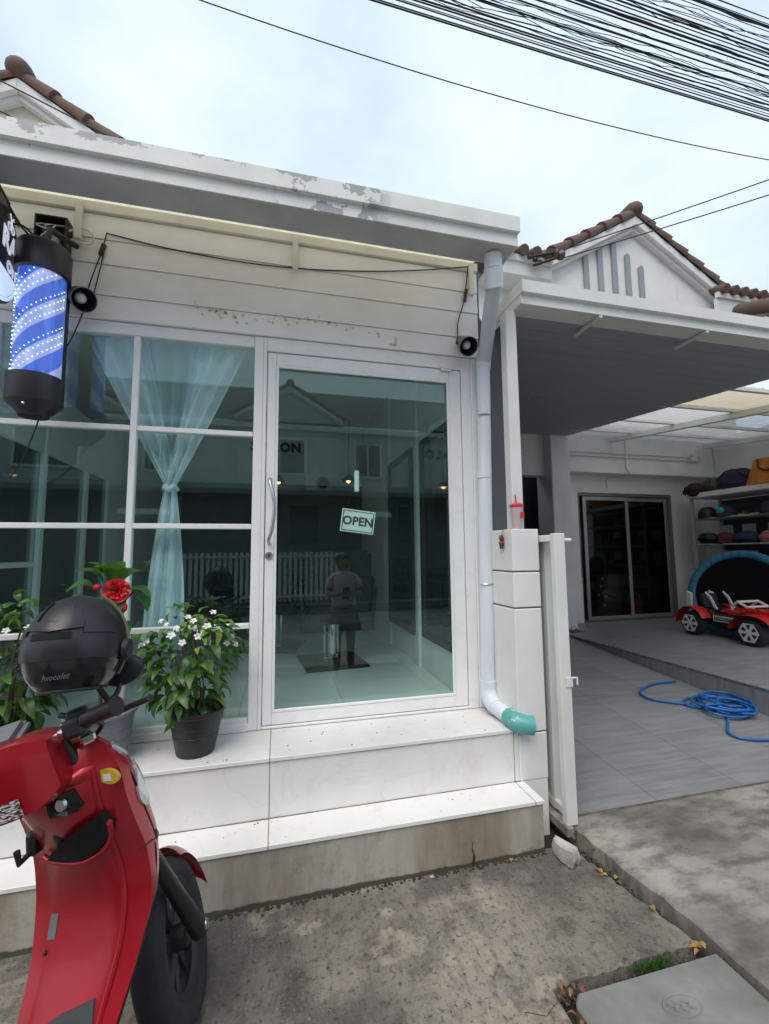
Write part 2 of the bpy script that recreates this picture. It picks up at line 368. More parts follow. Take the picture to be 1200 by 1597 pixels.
SOIL = m_plain_rough('potting soil', (.055, .035, .025), .95, .4, 60); DIRT = m_plain_rough('damp dirt', (.030, .025, .020), .95, .5, 12)
ROOF = m_roof(); LEAF = m_leaf('jasmine leaf', (.035, .085, .022), (.085, .18, .042)); LEAFN = m_leaf('young leaf', (.10, .22, .04), (.18, .34, .07)); HLEAF = m_leaf('hibiscus leaf', (.03, .10, .02), (.075, .2, .035))
PETAL = mat('white petal', (.80, .80, .76), .5, var=.05); REDPET = mat('red petal', (.52, .006, .012), .5, var=.3, scale=40)
STEM = mat('brown stem', (.09, .07, .04), .8, var=.3)
ROAD = m_plain_rough('road concrete', (.40, .385, .36), .9, .3, 1.2)
print('materials', len(bpy.data.materials))
# ================================================================ ground
struct(M().box(-90, -90, -.30, 90, 90, -.05).build('ground', DIRT), 'dark damp soil under the pavement and in its joints')
def jag(p0, p1, n, amp, ends=False):
    out = []
    for i in range(n):
        t = i/n; k = 0 if i == 0 and not ends else rnd.uniform(-amp, amp)
        d = Vector((p1[0]-p0[0], p1[1]-p0[1])); nn = Vector((-d.y, d.x)).normalized()
        out.append((p0[0]+d.x*t+nn.x*k, p0[1]+d.y*t+nn.y*k))
    return out
pv = [(-9, -.47)] + jag((1.355, -.47), (1.462, -1.00), 18, .010) + jag((1.462, -1.035), (.868, -1.052), 22, .008) + jag((.868, -1.05), (.885, -3.1), 14, .010) + [(.885, -3.1), (-9, -3.1)]
struct(M().prism(pv, 0.0, 'z', -.12).build('pavement', PAVE, bevel=.006), 'dark rough concrete pavement in front of the salon step')
ap = [(1.425, -.335), (9.5, -.335), (9.5, -3.1), (1.535, -3.1)] + jag((1.535, -3.1), (1.50, -1.02), 18, .010) + jag((1.50, -1.02), (1.425, -.34), 14, .009)
struct(M().prism(ap, .032, 'z', -.12).build('driveway_apron', APRON, bevel=.007), 'grey worn concrete apron in front of the open carport')
# drain covers let into the pavement
def cover(x0, x1, y0, y1, label, emblem):
    t = thing('drain_cover', label, 'drain cover', ((x0+x1)/2, y0, -.05), 'concrete drain covers')
    pts = [(x0+.03, y1), (x1, y1)] + [(x1, y0), (x0, y0), (x0, y1-.03)]
    M().prism(pts, .004, 'z', -.10).build('slab', COVER, t, bevel=.006)
    if emblem:
        cx, cy = 1.214, -1.205
        ring = [(cx+.062*math.cos(a), cy+.036*math.sin(a)) for a in [k*math.pi/12 for k in range(24)]]
        g = M(); g.tube([(x, y, .004) for x, y in ring+ring[:1]], .0035, 5)
        e = g.build('emblem_ring', COVER, t, smooth=40)
        g = M()
        for k, (dx, w) in enumerate(((-.030, .016), (-.006, .022), (.020, .018))):
            g.tube([(cx+dx-.012, cy+w*.8, .005), (cx+dx+.006, cy+.004, .006), (cx+dx-.002, cy-.004, .006), (cx+dx+.014, cy-w*.9, .005)], .0032, 5)
        g.build('emblem_mark', COVER, t, smooth=40)
cover(.905, 1.487, -1.62, -1.088, 'grey-green concrete drain cover with an oval emblem cast into it', True)
cover(.905, 1.487, -2.3, -1.635, 'plain concrete drain cover next to the one with the emblem', False)
struct(M().box(-90, -8.0, -.20, 90, -3.12, -.02).build('road', ROAD), 'pale concrete road in front of the houses')
struct(M().box(-90, -9.0, -.20, 90, -8.02, .06).build('far_pavement', APRON), 'concrete pavement along the houses across the road')

# ================================================================ entrance step and tiled ledge
st = thing('entrance_step', 'stained cement step with white marble tiles under the salon front', 'step', (0, -.4, 0))
M().box(-6, -.495, -.06, 1.222, .3, .212).build('step_base', STEP, st, bevel=.004)
M().box(-6, -.305, .2125, 1.2, .3, .468).build('ledge_base', STEP, st)
xs = [-3.62, -2.42, -1.22, -.02, 1.18]
for i in range(4):
    a, b = xs[i]+.0015, xs[i+1]-.0015
    M().box(a, -.502, .2125, b, -.321, .229+rnd.uniform(-.0005, .0005)).build('tread_tile', MARBLE, st, bevel=.0015)
    M().box(a, -.320, .2305, b, -.3055, .466).build('riser_tile', MARBLE, st, bevel=.0012)
    M().box(a, -.328, .4685, b, .060, .486+rnd.uniform(-.0005, .0005)).build('ledge_tile', MARBLE, st, bevel=.0015)
M().box(1.1815, -.502, .2125, 1.226, -.322, .229).build('tread_tile', MARBLE, st, bevel=.0015)
M().box(1.1815, -.320, .2305, 1.208, -.306, .466).build('riser_tile', MARBLE, st, bevel=.001)
# brown crack running down the step face
cr_ = M(); cr_.tube(spline([(.862, -.4958, .105), (.857, -.4962, .07), (.866, -.4962, .045), (.858, -.4965, .0)], 4), [.0012]*4+[.003]*4+[.006]*5, 5)
cr_.build('crack', DIRT, st)

struct(M().box(1.426, -.352, .0, 9.5, -.3365, .0355).build('tile_edge', m_plain_rough('brown mortar edge', (.13, .10, .08), .9, .5, 14), bevel=.003), 'brown mortar strip between carport tiles and apron')

GROUT = m_plain_rough('brown grout', (.26, .21, .14), .9, .6, 9)
for z, y in ((.2305, -.3215), (.4672, -.3215)):
    M().tube(spline([(x, y+rnd.uniform(-.001, .001), z+rnd.uniform(-.0012, .0012)) for x in [-3.6+.12*k for k in range(40)]], 3), .0022, 5).build('grout_line', GROUT, st)
for x in xs[1:]:
    M().box(x-.0014, -.5015, .2126, x+.0014, -.3215, .2282).build('grout_line', GROUT, st); M().box(x-.0014, -.3195, .2306, x+.0014, -.306, .4655).build('grout_line', GROUT, st); M().box(x-.0014, -.3275, .4686, x+.0014, .05, .4852).build('grout_line', GROUT, st)
q = random.Random(21); m = M()
for k in range(60):
    x, y, z = (q.uniform(-.6, 1.1), q.uniform(-.31, -.03), .4865) if q.random() < .6 else (q.uniform(-.4, 1.2), q.uniform(-.49, -.335), .2292)
    sz = q.uniform(.0015, .005); m.ball((x, y, z), sz, sz*q.uniform(.5, 1), sz*.35, 6, 4)
tag(m.build('crumbs', DIRT), 'dark crumbs and dry bits scattered on the marble tiles', 'crumbs', kind='stuff')
# cracks in the old pavement and apron
CRK = m_plain_rough('crack dirt', (.035, .030, .026), .95, .4, 30)
def crack(pts, r, z, lb):
    p = spline(pts, 3); p = [(a.x+q.uniform(-.008, .008), a.y+q.uniform(-.008, .008)) for a in [Vector((*v[:2], 0)) if len(v) < 3 else Vector(v) for v in p]]
    n = len(p); L = [(x+r*(.4+.6*math.sin(math.pi*i/(n-1)))*q.uniform(.4, 1.2), y) for i, (x, y) in enumerate(p)]; Rr_ = [(x-r*(.4+.6*math.sin(math.pi*i/(n-1)))*q.uniform(.4, 1.2), y) for i, (x, y) in enumerate(p)]
    g = M(); g.v = [(x, y, z) for x, y in L+Rr_]; g.f = [(i, i+1, n+i+1, n+i) for i in range(n-1)]
    tag(g.build('crack', CRK, recalc=False), lb, 'crack')['kind'] = 'structure'
crack([(.91, -1.06, 0), (.80, -1.12, 0), (.70, -1.10, 0), (.55, -1.16, 0)], .003, .0012, 'thin crack running left from the drain cover corner')
# ================================================================ salon building
sb = thing('salon_building', 'white single-storey hair salon with glazed front, plank fascia and gutter', 'building', (0, 0, 0))
# planks of the fascia
zs = [2.588, 2.712, 2.878, 3.014, 3.15]
for i in range(4):
    tilt = .006
    m = M(); z0, z1 = zs[i]+.0015, zs[i+1]-.0015
    m.add([(-4.2, -.014-tilt, z0), (1.205, -.014-tilt, z0), (1.205, -.014, z1), (-4.2, -.014, z1), (-4.2, .01, z0), (1.205, .01, z0), (1.205, .01, z1), (-4.2, .01, z1)],
          [(0, 1, 2, 3), (4, 7, 6, 5), (0, 4, 5, 1), (1, 5, 6, 2), (2, 6, 7, 3), (3, 7, 4, 0)])
    m.build('plank', SIDING, sb)
M().box(-4.2, .0115, 2.588, 1.20, .09, 3.19).build('wall_core', WHITE, sb)
M().box(-4.2, -.035, 3.152, 1.205, .01, 3.205).build('top_rail', CREAM, sb, bevel=.003)
M().box(1.150, -.012, .488, 1.204, .08, 2.5865).build('corner_post', FRAME, sb, bevel=.003)
M().box(1.2055, .02, .0, 1.235, 4.6, 3.25).build('side_wall', DKWALL, sb)
M().box(-4.2, 3.5, .0, 1.2, 3.6, 3.3).build('rear_wall', INWALL, sb)
# corrugated soffit sheet, its bearer and brackets
def corr(u, v):
    x = -4.2+5.42*u; y = -.44+.60*v
    return (x, y, 3.045+.27*v+.012*math.sin(x*2*math.pi/.145))
M().grid(corr, 300, 4).build('corrugated_sheet', SHEET, sb, smooth=60)
M().box(-4.2, -.235, 3.094, 1.19, -.205, 3.122).build('soffit_bearer', CREAM, sb, bevel=.003)
for x in (-3.1, -1.0, .075, 1.15):
    M().box(x-.015, -.062, 2.975, x+.015, -.036, 3.175).build('soffit_bracket', CREAM, sb, bevel=.002)
# box gutter with a stepped face
g = thing('roof_gutter', 'long white box gutter with peeling paint above the salon', 'gutter', (0, -.5, 2.945))
M().prism([(-.555, 2.935), (-.40, 2.94), (-.40, 3.07), (-.412, 3.07), (-.412, 2.952), (-.543, 2.947), (-.543, 3.006), (-.566, 3.008), (-.566, 3.080), (-.576, 3.080), (-.576, 3.000), (-.555, 2.998)], 1.162, 'x', -4.2).build('gutter_trough', GUTTER, g)
M().box(-4.2, -.553, 2.9315, 1.160, -.402, 2.9340).build('gutter_underside', GALV, g)
M().box(1.1625, -.578, 2.998, 1.174, -.398, 3.082).build('end_cap', GUTTER, g, bevel=.002)
M().box(1.1625, -.557, 2.933, 1.170, -.398, 2.9975).build('end_cap', GUTTER, g, bevel=.002)

# windows: white frame bars, panes
def window(x0, x1, xm, label=None):
    w = M()
    w.box(x0, 0, 2.523, x1, .05, 2.586)
    w.box(x0, 0, .488, x1, .05, .552)
    w.box(x0, .001, .553, x0+.034, .05, 2.522)
    fr = w.build('window', FRAME, sb, bevel=.003)
    M().box(x0-.01, -.012, .4875, x1+.004, -.0015, .528).build('sill', FRAME, fr, bevel=.003)
    zz = [.553, 1.010, 1.530, 2.033, 2.522]
    M().box(xm-.015, .004, .553, xm+.015, .046, 2.522).build('mullion', FRAME, fr, bevel=.003)
    for z in zz[1:4]:
        M().box(x0+.035, .006, z-.0135, xm-.016, .044, z+.0135).build('glazing_bar', FRAME, fr, bevel=.003)
        M().box(xm+.016, .006, z-.0135, x1-.001, .044, z+.0135).build('glazing_bar', FRAME, fr, bevel=.003)
    for a, b in ((x0+.030, xm-.010), (xm+.010, x1+.005)):
        for i in range(4):
            M().box(a, .022, zz[i]+.008-(.012 if i == 0 else 0), b, .027, zz[i+1]-.008+(.012 if i == 3 else 0)).build('pane', GLASS, fr)
    return fr
window(-1.36, -.137, -.725)
window(-2.62, -1.42, -2.0)
M().box(-1.419, -.002, .488, -1.361, .06, 2.586).build('window_post', FRAME, sb, bevel=.003)
M().box(-4.2, -.002, .488, -2.621, .06, 2.586).build('front_wall', SIDING, sb)
M().box(-.136, -.004, .488, -.0895, .06, 2.586).build('window_post', FRAME, sb, bevel=.003)
# door frame and leaf
df = M(); df.box(-.0890, -.006, .488, -.0700, .06, 2.586); df.box(1.087, -.006, .488, 1.149, .06, 2.586); df.box(-.0695, -.006, 2.508, 1.0865, .06, 2.586)
df.box(-.0695, -.004, .488, 1.0865, .06, .500)
door_f = df.build('door_frame', FRAME, sb, bevel=.003)
d = M(); d.box(-.066, .002, .504, -.019, .042, 2.503); d.box(1.007, .002, .504, 1.083, .042, 2.503); d.box(-.0185, .002, 2.433, 1.0065, .042, 2.503); d.box(-.0185, .002, .504, 1.0065, .042, .566)
door = d.build('door', FRAME, sb, bevel=.003)
d = M()
for (x0, z0, x1, z1) in ((-.0185, .5665, -.005, 2.4325), (.993, .5665, 1.0065, 2.4325), (-.0045, 2.419, .9925, 2.4325), (-.0045, .5665, .9925, .5795)): d.box(x0, -.001, z0, x1, .014, z1)
d.build('glazing_bead', FRAME, door, bevel=.002)
M().box(-.012, .020, .572, 1.0, .026, 2.426).build('pane', GLASS, door)
M().tube(spline([(-.042, .005, 1.79), (-.046, -.034, 1.775), (-.030, -.052, 1.71), (-.018, -.056, 1.63), (-.030, -.052, 1.52), (-.046, -.034, 1.455), (-.042, .005, 1.44)], 6), .0095, 8).build('handle', STEEL, door, smooth=50)
lk = M().lathe([(0, -.006), (.019, -.006), (.021, -.002), (.021, .002)], (-.044, 0, 1.375), 16, 'y').build('lock', STEEL, door, smooth=40)
M().box(-.047, -.0085, 1.366, -.041, -.0062, 1.384).build('keyhole', BLACK, lk)
M().box(.952, -.012, 2.488, 1.02, -.0065, 2.504).build('door_closer_plate', STEEL, door, bevel=.002)

# ---------------------------------------------------------------- interior shell
rm = thing('salon_interior', 'pale tiled salon room seen through the glass front', 'room', (0, 1.8, .48))
for ix in range(5):
    for iy in range(6):
        x0 = -1.398+.6*ix; y0 = .062+.6*iy
        x1 = min(x0+.598, 1.118); y1 = min(y0+.598, 3.49)
        if x1 > x0 and y1 > y0: M().box(x0, y0, .46, x1, y1, .4865+rnd.uniform(-.0004, .0004)).build('floor_tile', INFLOOR, rm)
M().box(-4.1, .05, .44, 1.2, 3.5, .4585).build('floor_slab', STEP, rm)
M().box(1.12, .064, .459, 1.20, 3.499, 3.20).build('right_wall', INWALL, rm)
M().box(-4.1, .064, 3.06, 1.119, 3.499, 3.12).build('ceiling', INWALL, rm)
M().box(-1.39, 3.44, .487, 1.119, 3.499, 2.30).build('back_panel', INDARK, rm)
M().box(-1.39, 3.46, 2.301, 1.119, 3.499, 3.059).build('back_panel', INWALL, rm)
M().box(1.099, .95, .487, 1.119, 1.02, 3.0).build('wall_pilaster', INWALL, rm); M().box(1.099, 1.85, .487, 1.119, 1.95, 3.0).build('wall_pilaster', INWALL, rm)
# left glazed partition
pt = thing('glass_partition', 'white framed glass partition along the left side of the salon room', 'partition', (-1.42, 1.8, .487))
m = M(); m.box(-1.44, .07, 2.02, -1.40, 3.43, 2.42); m.box(-1.44, 1.72, .487, -1.40, 3.43, 2.019)
m.build('header', INWALL, pt)
for y in (.10, .66, 1.27, 1.70): M().box(-1.445, y-.022, .487, -1.395, y+.022, 2.0185).build('post', FRAME, pt, bevel=.002)
M().box(-1.43, .13, 1.32, -1.41, .635, 1.35).build('rail', FRAME, pt)
for a, b in ((.124, .636), (.684, 1.246), (1.294, 1.676)): M().box(-1.422, a, .49, -1.417, b, 2.015).build('pane', DGLASS, pt)
M().box(-2.9, .07, .459, -2.8, 3.43, 3.05).build('side_room_wall', INWALL, rm)

def framed(name, label, cat, x, y0, y1, z0, z1, fm, inner, group=None):
    t = thing(name, label, cat, (x, (y0+y1)/2, z0), group)
    f = M()
    w = .055
    f.box(x-.025, y0, z0, x, y0+w, z1); f.box(x-.025, y1-w, z0, x, y1, z1); f.box(x-.025, y0+w+.0005, z0, x, y1-w-.0005, z0+w); f.box(x-.025, y0+w+.0005, z1-w, x, y1-w-.0005, z1)
    f.build('frame', fm, t, bevel=.002)
    M().box(x-.012, y0+w-.002, z0+w-.002, x-.002, y1-w+.002, z1-w+.002).build('mirror_glass', inner, t); return t
framed('wall_mirror', 'tall black framed salon mirror nearest the door', 'mirror', 1.1185, .22, .86, .74, 2.27, BLACK, MIRROR, 'wall mirrors in the salon')
framed('wall_mirror', 'tall black framed salon mirror further from the door', 'mirror', 1.0985, 1.03, 1.80, .72, 2.27, BLACK, MIRROR, 'wall mirrors in the salon')
sl = thing('salon_lettering', 'dark letters spelling SALON on the back wall of the room', 'lettering', (-.07, 3.45, 2.72))
for ch, x in zip('SALON', (-.34, -.205, -.075, .06, .205)):
    text('letter', ch, .17, BLACK, sl, XZ((x+.02, 3.455, 2.80)), .004, .009)
for x0, z0, x1, z1, lb in ((.16, 1.52, .52, 2.02, 'dark framed picture on the salon back wall above the sofa'), (-.28, 1.70, .02, 2.24, 'dark framed picture beside the door handle on the back wall')):
    t = thing('wall_picture', lb, 'picture', ((x0+x1)/2, 3.43, z0), 'pictures on the salon back wall')
    M().box(x0, 3.415, z0, x1, 3.4395, z1).build('frame', BLACK, t, bevel=.004); M().box(x0+.03, 3.410, z0+.03, x1-.03, 3.4145, z1-.03).build('print', DARKROOM, t)
# warm pendant lamp over the back of the room
LAMPM = m_emit('warm lamp', (1.0, .55, .2), 2.2)
for x, y, lb in ((.0, 3.15, 'small warm pendant lamp in the salon next to the door handle'), (.85, 2.9, 'small warm pendant lamp near the salon mirrors')):
    t = thing('pendant_lamp', lb, 'lamp', (x, y, 2.25), 'pendant lamps')
    M().tube([(x, y, 3.06), (x, y, 2.37)], .004, 6).build('cord', BLACK, t)
    M().lathe([(.02, 2.37), (.05, 2.34), (.085, 2.275), (.082, 2.275), (.046, 2.33)], (x, y, 0), 18).build('shade', BLACK, t, smooth=40)
    M().ball((x, y, 2.285), .028, .028, .028).build('bulb', LAMPM, t, smooth=60)
# salon chairs
def salon_chair(x, y, rz, label):
    t = thing('salon_chair', label, 'chair', (x, y, .487), 'hydraulic salon chairs', local=True, rot=(0, 0, rz))
    M().box(-.25, -.25, 0, .25, .25, .022).build('base_plate', DARKROOM if False else BLACK, t, bevel=.006)
    M().box(-.258, -.258, .0, .258, -.2505, .026).build('plate_trim', CHROME, t); 
    M().lathe([(.0, .021), (.075, .022), (.06, .04), (.034, .05), (.034, .34), (.0, .34)], (0, 0, 0), 20).build('column', CHROME, t, smooth=40)
    for s in (-.055, .055): M().tube([(s, -.04, .022), (s, -.04, .30)], .013, 8).build('pump_rod', CHROME, t, smooth=40)
    M().box(-.26, -.26, .345, .26, .26, .46).build('seat', LEATHER, t, bevel=.03, seg=2, smooth=50)
    M().box(-.26, .2, .47, .26, .29, .92).build('backrest', LEATHER, t, bevel=.03, seg=2, smooth=50)
    for s in (-1, 1):
        M().tube([(s*.28, -.22, .40), (s*.30, -.22, .62), (s*.30, .22, .62), (s*.28, .24, .42)], .018, 8).build('armrest', BLACK, t, smooth=40)
salon_chair(.45, 1.27, R(186), 'black salon chair on a square chrome-edged plate in the middle of the floor')
salon_chair(-.02, 2.0, R(165), 'black salon chair standing further back towards the sofa')
# tufted sofa at the back
sf = thing('tufted_sofa', 'black tufted sofa with rolled arms at the back of the salon', 'sofa', (.62, 2.95, .487))
M().box(.28, 2.66, .60, .98, 3.2, .88).build('seat', LEATHER, sf, bevel=.04, seg=2, smooth=50)
M().box(.26, 2.68, .487, 1.0, 3.25, .595).build('sofa_base', LEATHER, sf, bevel=.01)
bk = M(); bk.grid(lambda u, v: (.24+.78*u, 3.22-.035*math.sin(u*math.pi*9)*math.sin(v*math.pi*4)-.05*math.sin(v*math.pi), .86+.45*v), 54, 24)
bk.box(.24, 3.23, .6, 1.02, 3.40, 1.30); b_ = bk.build('backrest', LEATHER, sf, smooth=60)
for i in range(7):
    for j in range(2): M().ball((.30+.11*i, 3.165, .98+.17*j), .010, .006, .010, 8, 6).build('button', CHROME, b_)
for x in (.17, 1.04):
    a = M(); a.tube([(x, 2.62, 1.06), (x, 3.35, 1.06)], .075, 16); a.box(x-.055, 2.625, .487, x+.055, 3.3, 1.06)
    a.build('arm', LEATHER, sf, smooth=40)

# ---------------------------------------------------------------- curtain behind the window
ct = thing('sheer_curtain', 'pale blue sheer curtain tied in the middle behind the window', 'curtain', (-.56, .1, .9))
def ck(v):     # half-widths left/right around the tie, v 0 top..1 bottom
    pass
def cpanel(xa, xb, sgn, n):
    def fn(u, v):
        z = 2.55-1.66*v
        if v < .49:
            k = v/.49; e = k**1.05
            x = (xa+(xb-xa)*u)*(1-e) + (-.560+.030*(u-.5)*2+sgn*.006)*e
            amp = .020*(1-k)+.014*k
        else:
            k = (v-.49)/.51; e = 1-(1-k)**1.7
            x = -.560+(.030+.075*e)*(u-.5)*2-.012*k; amp = .012+.012*k
        y = .105+sgn*.012*(1-abs(v-.49))+amp*math.sin(u*2*math.pi*n+v*1.3)+.003*math.sin(u*29+v*11)+.006*math.sin(u*7+v*9)*math.sin(v*3)
        return (x, y, z)
    return fn
M().grid(cpanel(-1.0, -.70, 1, 2.6), 80, 60).build('curtain_panel', CURTAIN, ct, smooth=80, recalc=False)
M().grid(cpanel(-.73, -.40, 0, 3.4), 80, 60).build('curtain_panel', CURTAIN2, ct, smooth=80, recalc=False)
M().grid(cpanel(-.44, -.185, -1, 2.4), 80, 60).build('curtain_panel', CURTAIN, ct, smooth=80, recalc=False)
M().tube([(-.592+.064*k/10, .105-.042*math.sin(math.pi*k/10), 1.735+.012*math.sin(k)) for k in range(11)], .014, 8).build('tie', CURTAIN, ct, smooth=60)
rod = thing('curtain_rod', 'thin white rod carrying the sheer curtain', 'rod', (-.6, .1, 2.55))
M().tube([(-1.3, .105, 2.557), (-.14, .105, 2.557)], .008, 8).build('rod_tube', FRAME, rod)
# OPEN sign hung on the door glass
os_ = thing('open_sign', 'small white OPEN sign hanging tilted behind the door glass', 'sign', (.445, .05, 1.55))
Ms = XZ((.447, .048, 1.565)) @ Matrix.Rotation(R(-7), 4, 'Z')
SIGNW = mat('cream sign board', (.86, .85, .80), .5, var=.08); SIGND = mat('dark sign print', (.05, .055, .05), .6, var=.1)
b = M(); b.box(-.098, -.066, -.004, .098, .066, 0); inst('board', b.mesh('board', SIGNW, .0035), os_, Ms)
fr = M()
for a in ((-.090, -.058, .090, -.054), (-.090, .054, .090, .058), (-.090, -.0535, -.086, .0535), (.086, -.0535, .090, .0535)): fr.box(a[0], a[1], .0004, a[2], a[3], .0014)
inst('border', fr.mesh('border', SIGND), os_, Ms)
text('word', 'OPEN', .068, SIGND, os_, Ms @ Matrix.Translation((0, -.002, .0004)), .0006, .0022, spacing=1.02)
M().tube([(.365, .05, 1.632), (.436, .045, 1.735), (.53, .05, 1.610)], .0018, 5).build('cord', BLACK, os_)
M().box(.425, .030, 1.735, .452, .046, 1.86).build('suction_hook', FRAME, os_, bevel=.005)
# ================================================================ things on the salon front
dp = thing('drain_pipe', 'pale plastic downpipe with a teal painted outlet beside the salon door', 'pipe', (1.19, -.07, .5))
M().tube([(1.075, -.47, 2.935), (1.082, -.455, 2.865)], .046, 18).build('spigot', PVC, dp, smooth=40)
M().tube([(1.082, -.455, 2.87), (1.10, -.42, 2.78)], .050, 18).build('elbow', PVC, dp, smooth=40)
M().tube([(1.098, -.425, 2.80), (1.205, -.09, 2.555)], .041, 18).build('slanting_pipe', PVCDK, dp, smooth=40)
M().tube(spline([(1.203, -.085, 2.575), (1.207, -.072, 2.55), (1.205, -.07, 2.50)], 4), .045, 18).build('socket', PVC, dp, smooth=40)
M().tube([(1.205, -.07, 2.51), (1.172, -.07, .62)], .040, 18).build('upright_pipe', PVC, dp, smooth=40)
M().tube([(1.191, -.07, 1.86), (1.190, -.07, 1.82)], .0425, 18).build('pipe_joint', PVC, dp, smooth=40)
M().tube(spline([(1.173, -.07, .66), (1.172, -.072, .60), (1.173, -.10, .555), (1.176, -.15, .535)], 5), .0455, 18).build('bend', PVC, dp, smooth=40)
M().tube([(1.176, -.145, .536), (1.19, -.30, .524)], .041, 18).build('outlet_pipe', PVC, dp, smooth=40)
e_ = M().tube(spline([(1.188, -.265, .526), (1.194, -.325, .521), (1.218, -.358, .517), (1.262, -.372, .512)], 6), [.046]*6+[.048]*6+[.046]*7, 18, cap=False)
e_.tube(spline([(1.200, -.34, .520), (1.218, -.358, .517), (1.262, -.372, .512)], 6), .040, 18, cap=False).build('teal_outlet', TEALP, dp, smooth=50)
for z in (2.2, 1.2): M().tube(arc((1.195-(2.2-z)*.0175, -.07, z), .0425, R(-160), R(-20), 10), .004, 5).build('pipe_clip', STEEL, dp)

def wall_lamp(x, z, label, aim, cable, sc_=1.0):
    t = thing('wall_spotlight', label, 'spotlight', (x, -.02, z), 'spotlights on the salon fascia')
    a = Vector(aim).normalized(); q = a.to_track_quat('Z', 'Y').to_matrix(); q = q*sc_; c = Vector((x, -.095, z))
    M().lathe([(0, -.115), (.028, -.112), (.031, -.10), (.033, -.05), (.047, .0), (.052, .045), (.049, .045), (.043, 0), (.030, -.03), (0, -.03)], c, 24, mat=q).build('lamp_shade', GREYL, t, smooth=40)
    M().ball(c+a*.004, .024*sc_, .024*sc_, .024*sc_, 14, 10).build('bulb', BULB, t, smooth=60)
    M().lathe([(.0435, -.001), (.0485, .0445), (.0475, .0447), (.0425, -.001), (.0305, -.0285), (.0, -.0285)], c, 24, mat=q).build('reflector', BLACK, t, smooth=40)
    M().tube([(x, -.016, z+.055), c-a*.06+Vector((0, 0, .02)), c-a*.06], .009, 8).build('arm', BLACK, t)
    M().lathe([(0, -.035), (.03, -.033), (.034, -.021)], (x, 0, z+.055), 16, 'y').build('wall_rose', GREYL, t, smooth=40)
    for s in (-1, 1): M().ball(c-a*.035+Vector((s*.048, 0, .0)), .009, .009, .009, 8, 6).build('thumb_screw', BLACK, t)
    for pts, r in cable: M().tube(spline(pts, 6), r, 6).build('cable', BLACK, t)
    return t
GREYL = mat('grey lamp housing', (.19, .19, .185), .5, .2, var=.15); BULB = mat('frosted bulb', (.62, .63, .66), .35, var=.02)
wall_lamp(-.955, 2.64, 'grey bell spotlight beside the barber pole', (.62, -.62, -.50),
          [([(-.955, -.03, 2.70), (-.93, -.035, 2.80), (-.90, -.03, 2.93), (-.878, -.03, 3.045)], .003), ([(-.925, -.03, 2.69), (-.90, -.035, 2.83), (-.885, -.03, 2.95)], .003), ([(-.965, -.03, 2.60), (-1.0, -.02, 2.50), (-1.03, -.02, 2.42)], .003),
           ([(-.90, -.032, 2.915), (-.895, -.034, 2.94), (-.887, -.032, 2.975)], .012)], 1.12)
wall_lamp(1.085, 2.625, 'grey bell spotlight next to the downpipe above the door', (-.05, -.80, -.6),
          [([(1.06, -.03, 2.69), (1.065, -.03, 2.80), (1.11, -.03, 2.95), (1.13, -.045, 3.12), (1.135, -.05, 3.17)], .0035), ([(1.112, -.032, 2.94), (1.117, -.034, 2.98), (1.123, -.036, 3.02)], .010)], 1.1)
fc = thing('fascia_cable', 'thin black cable running along the fascia planks between the spotlights', 'cable', (0, -.03, 3.0))
M().tube(spline([(-.878, -.028, 3.042), (-.6, -.024, 3.012), (-.25, -.024, 2.995), (.1, -.024, 3.005), (.5, -.026, 3.05), (.85, -.03, 3.11), (1.13, -.045, 3.165)], 8), .0035, 6).build('cable_run', BLACK, fc)
gl_ = thing('tape_scraps', 'dried tape and glue scraps left on the planks over the door', 'tape', (.35, -.02, 2.62))
TAPE = mat('yellowed tape', (.62, .56, .40), .6, var=.2, scale=30)
m = M(); m.box(.660, -.0225, 2.620, .672, -.0206, 2.665); m.box(.625, -.0225, 2.611, .672, -.0206, 2.6195); m.build('tape_strip', TAPE, gl_)
m = M()
for k in range(70):
    x = rnd.uniform(-.45, .58); z = 2.692+rnd.gauss(0, .012)+(.02*math.sin(x*9)); s = rnd.uniform(.003, .011)
    m.obox((x, -.0192, z), s*1.5, .0012, s, Matrix.Rotation(rnd.uniform(0, 3), 3, 'Y'))
m.build('glue_spots', TAPE, gl_)['kind'] = 'stuff'

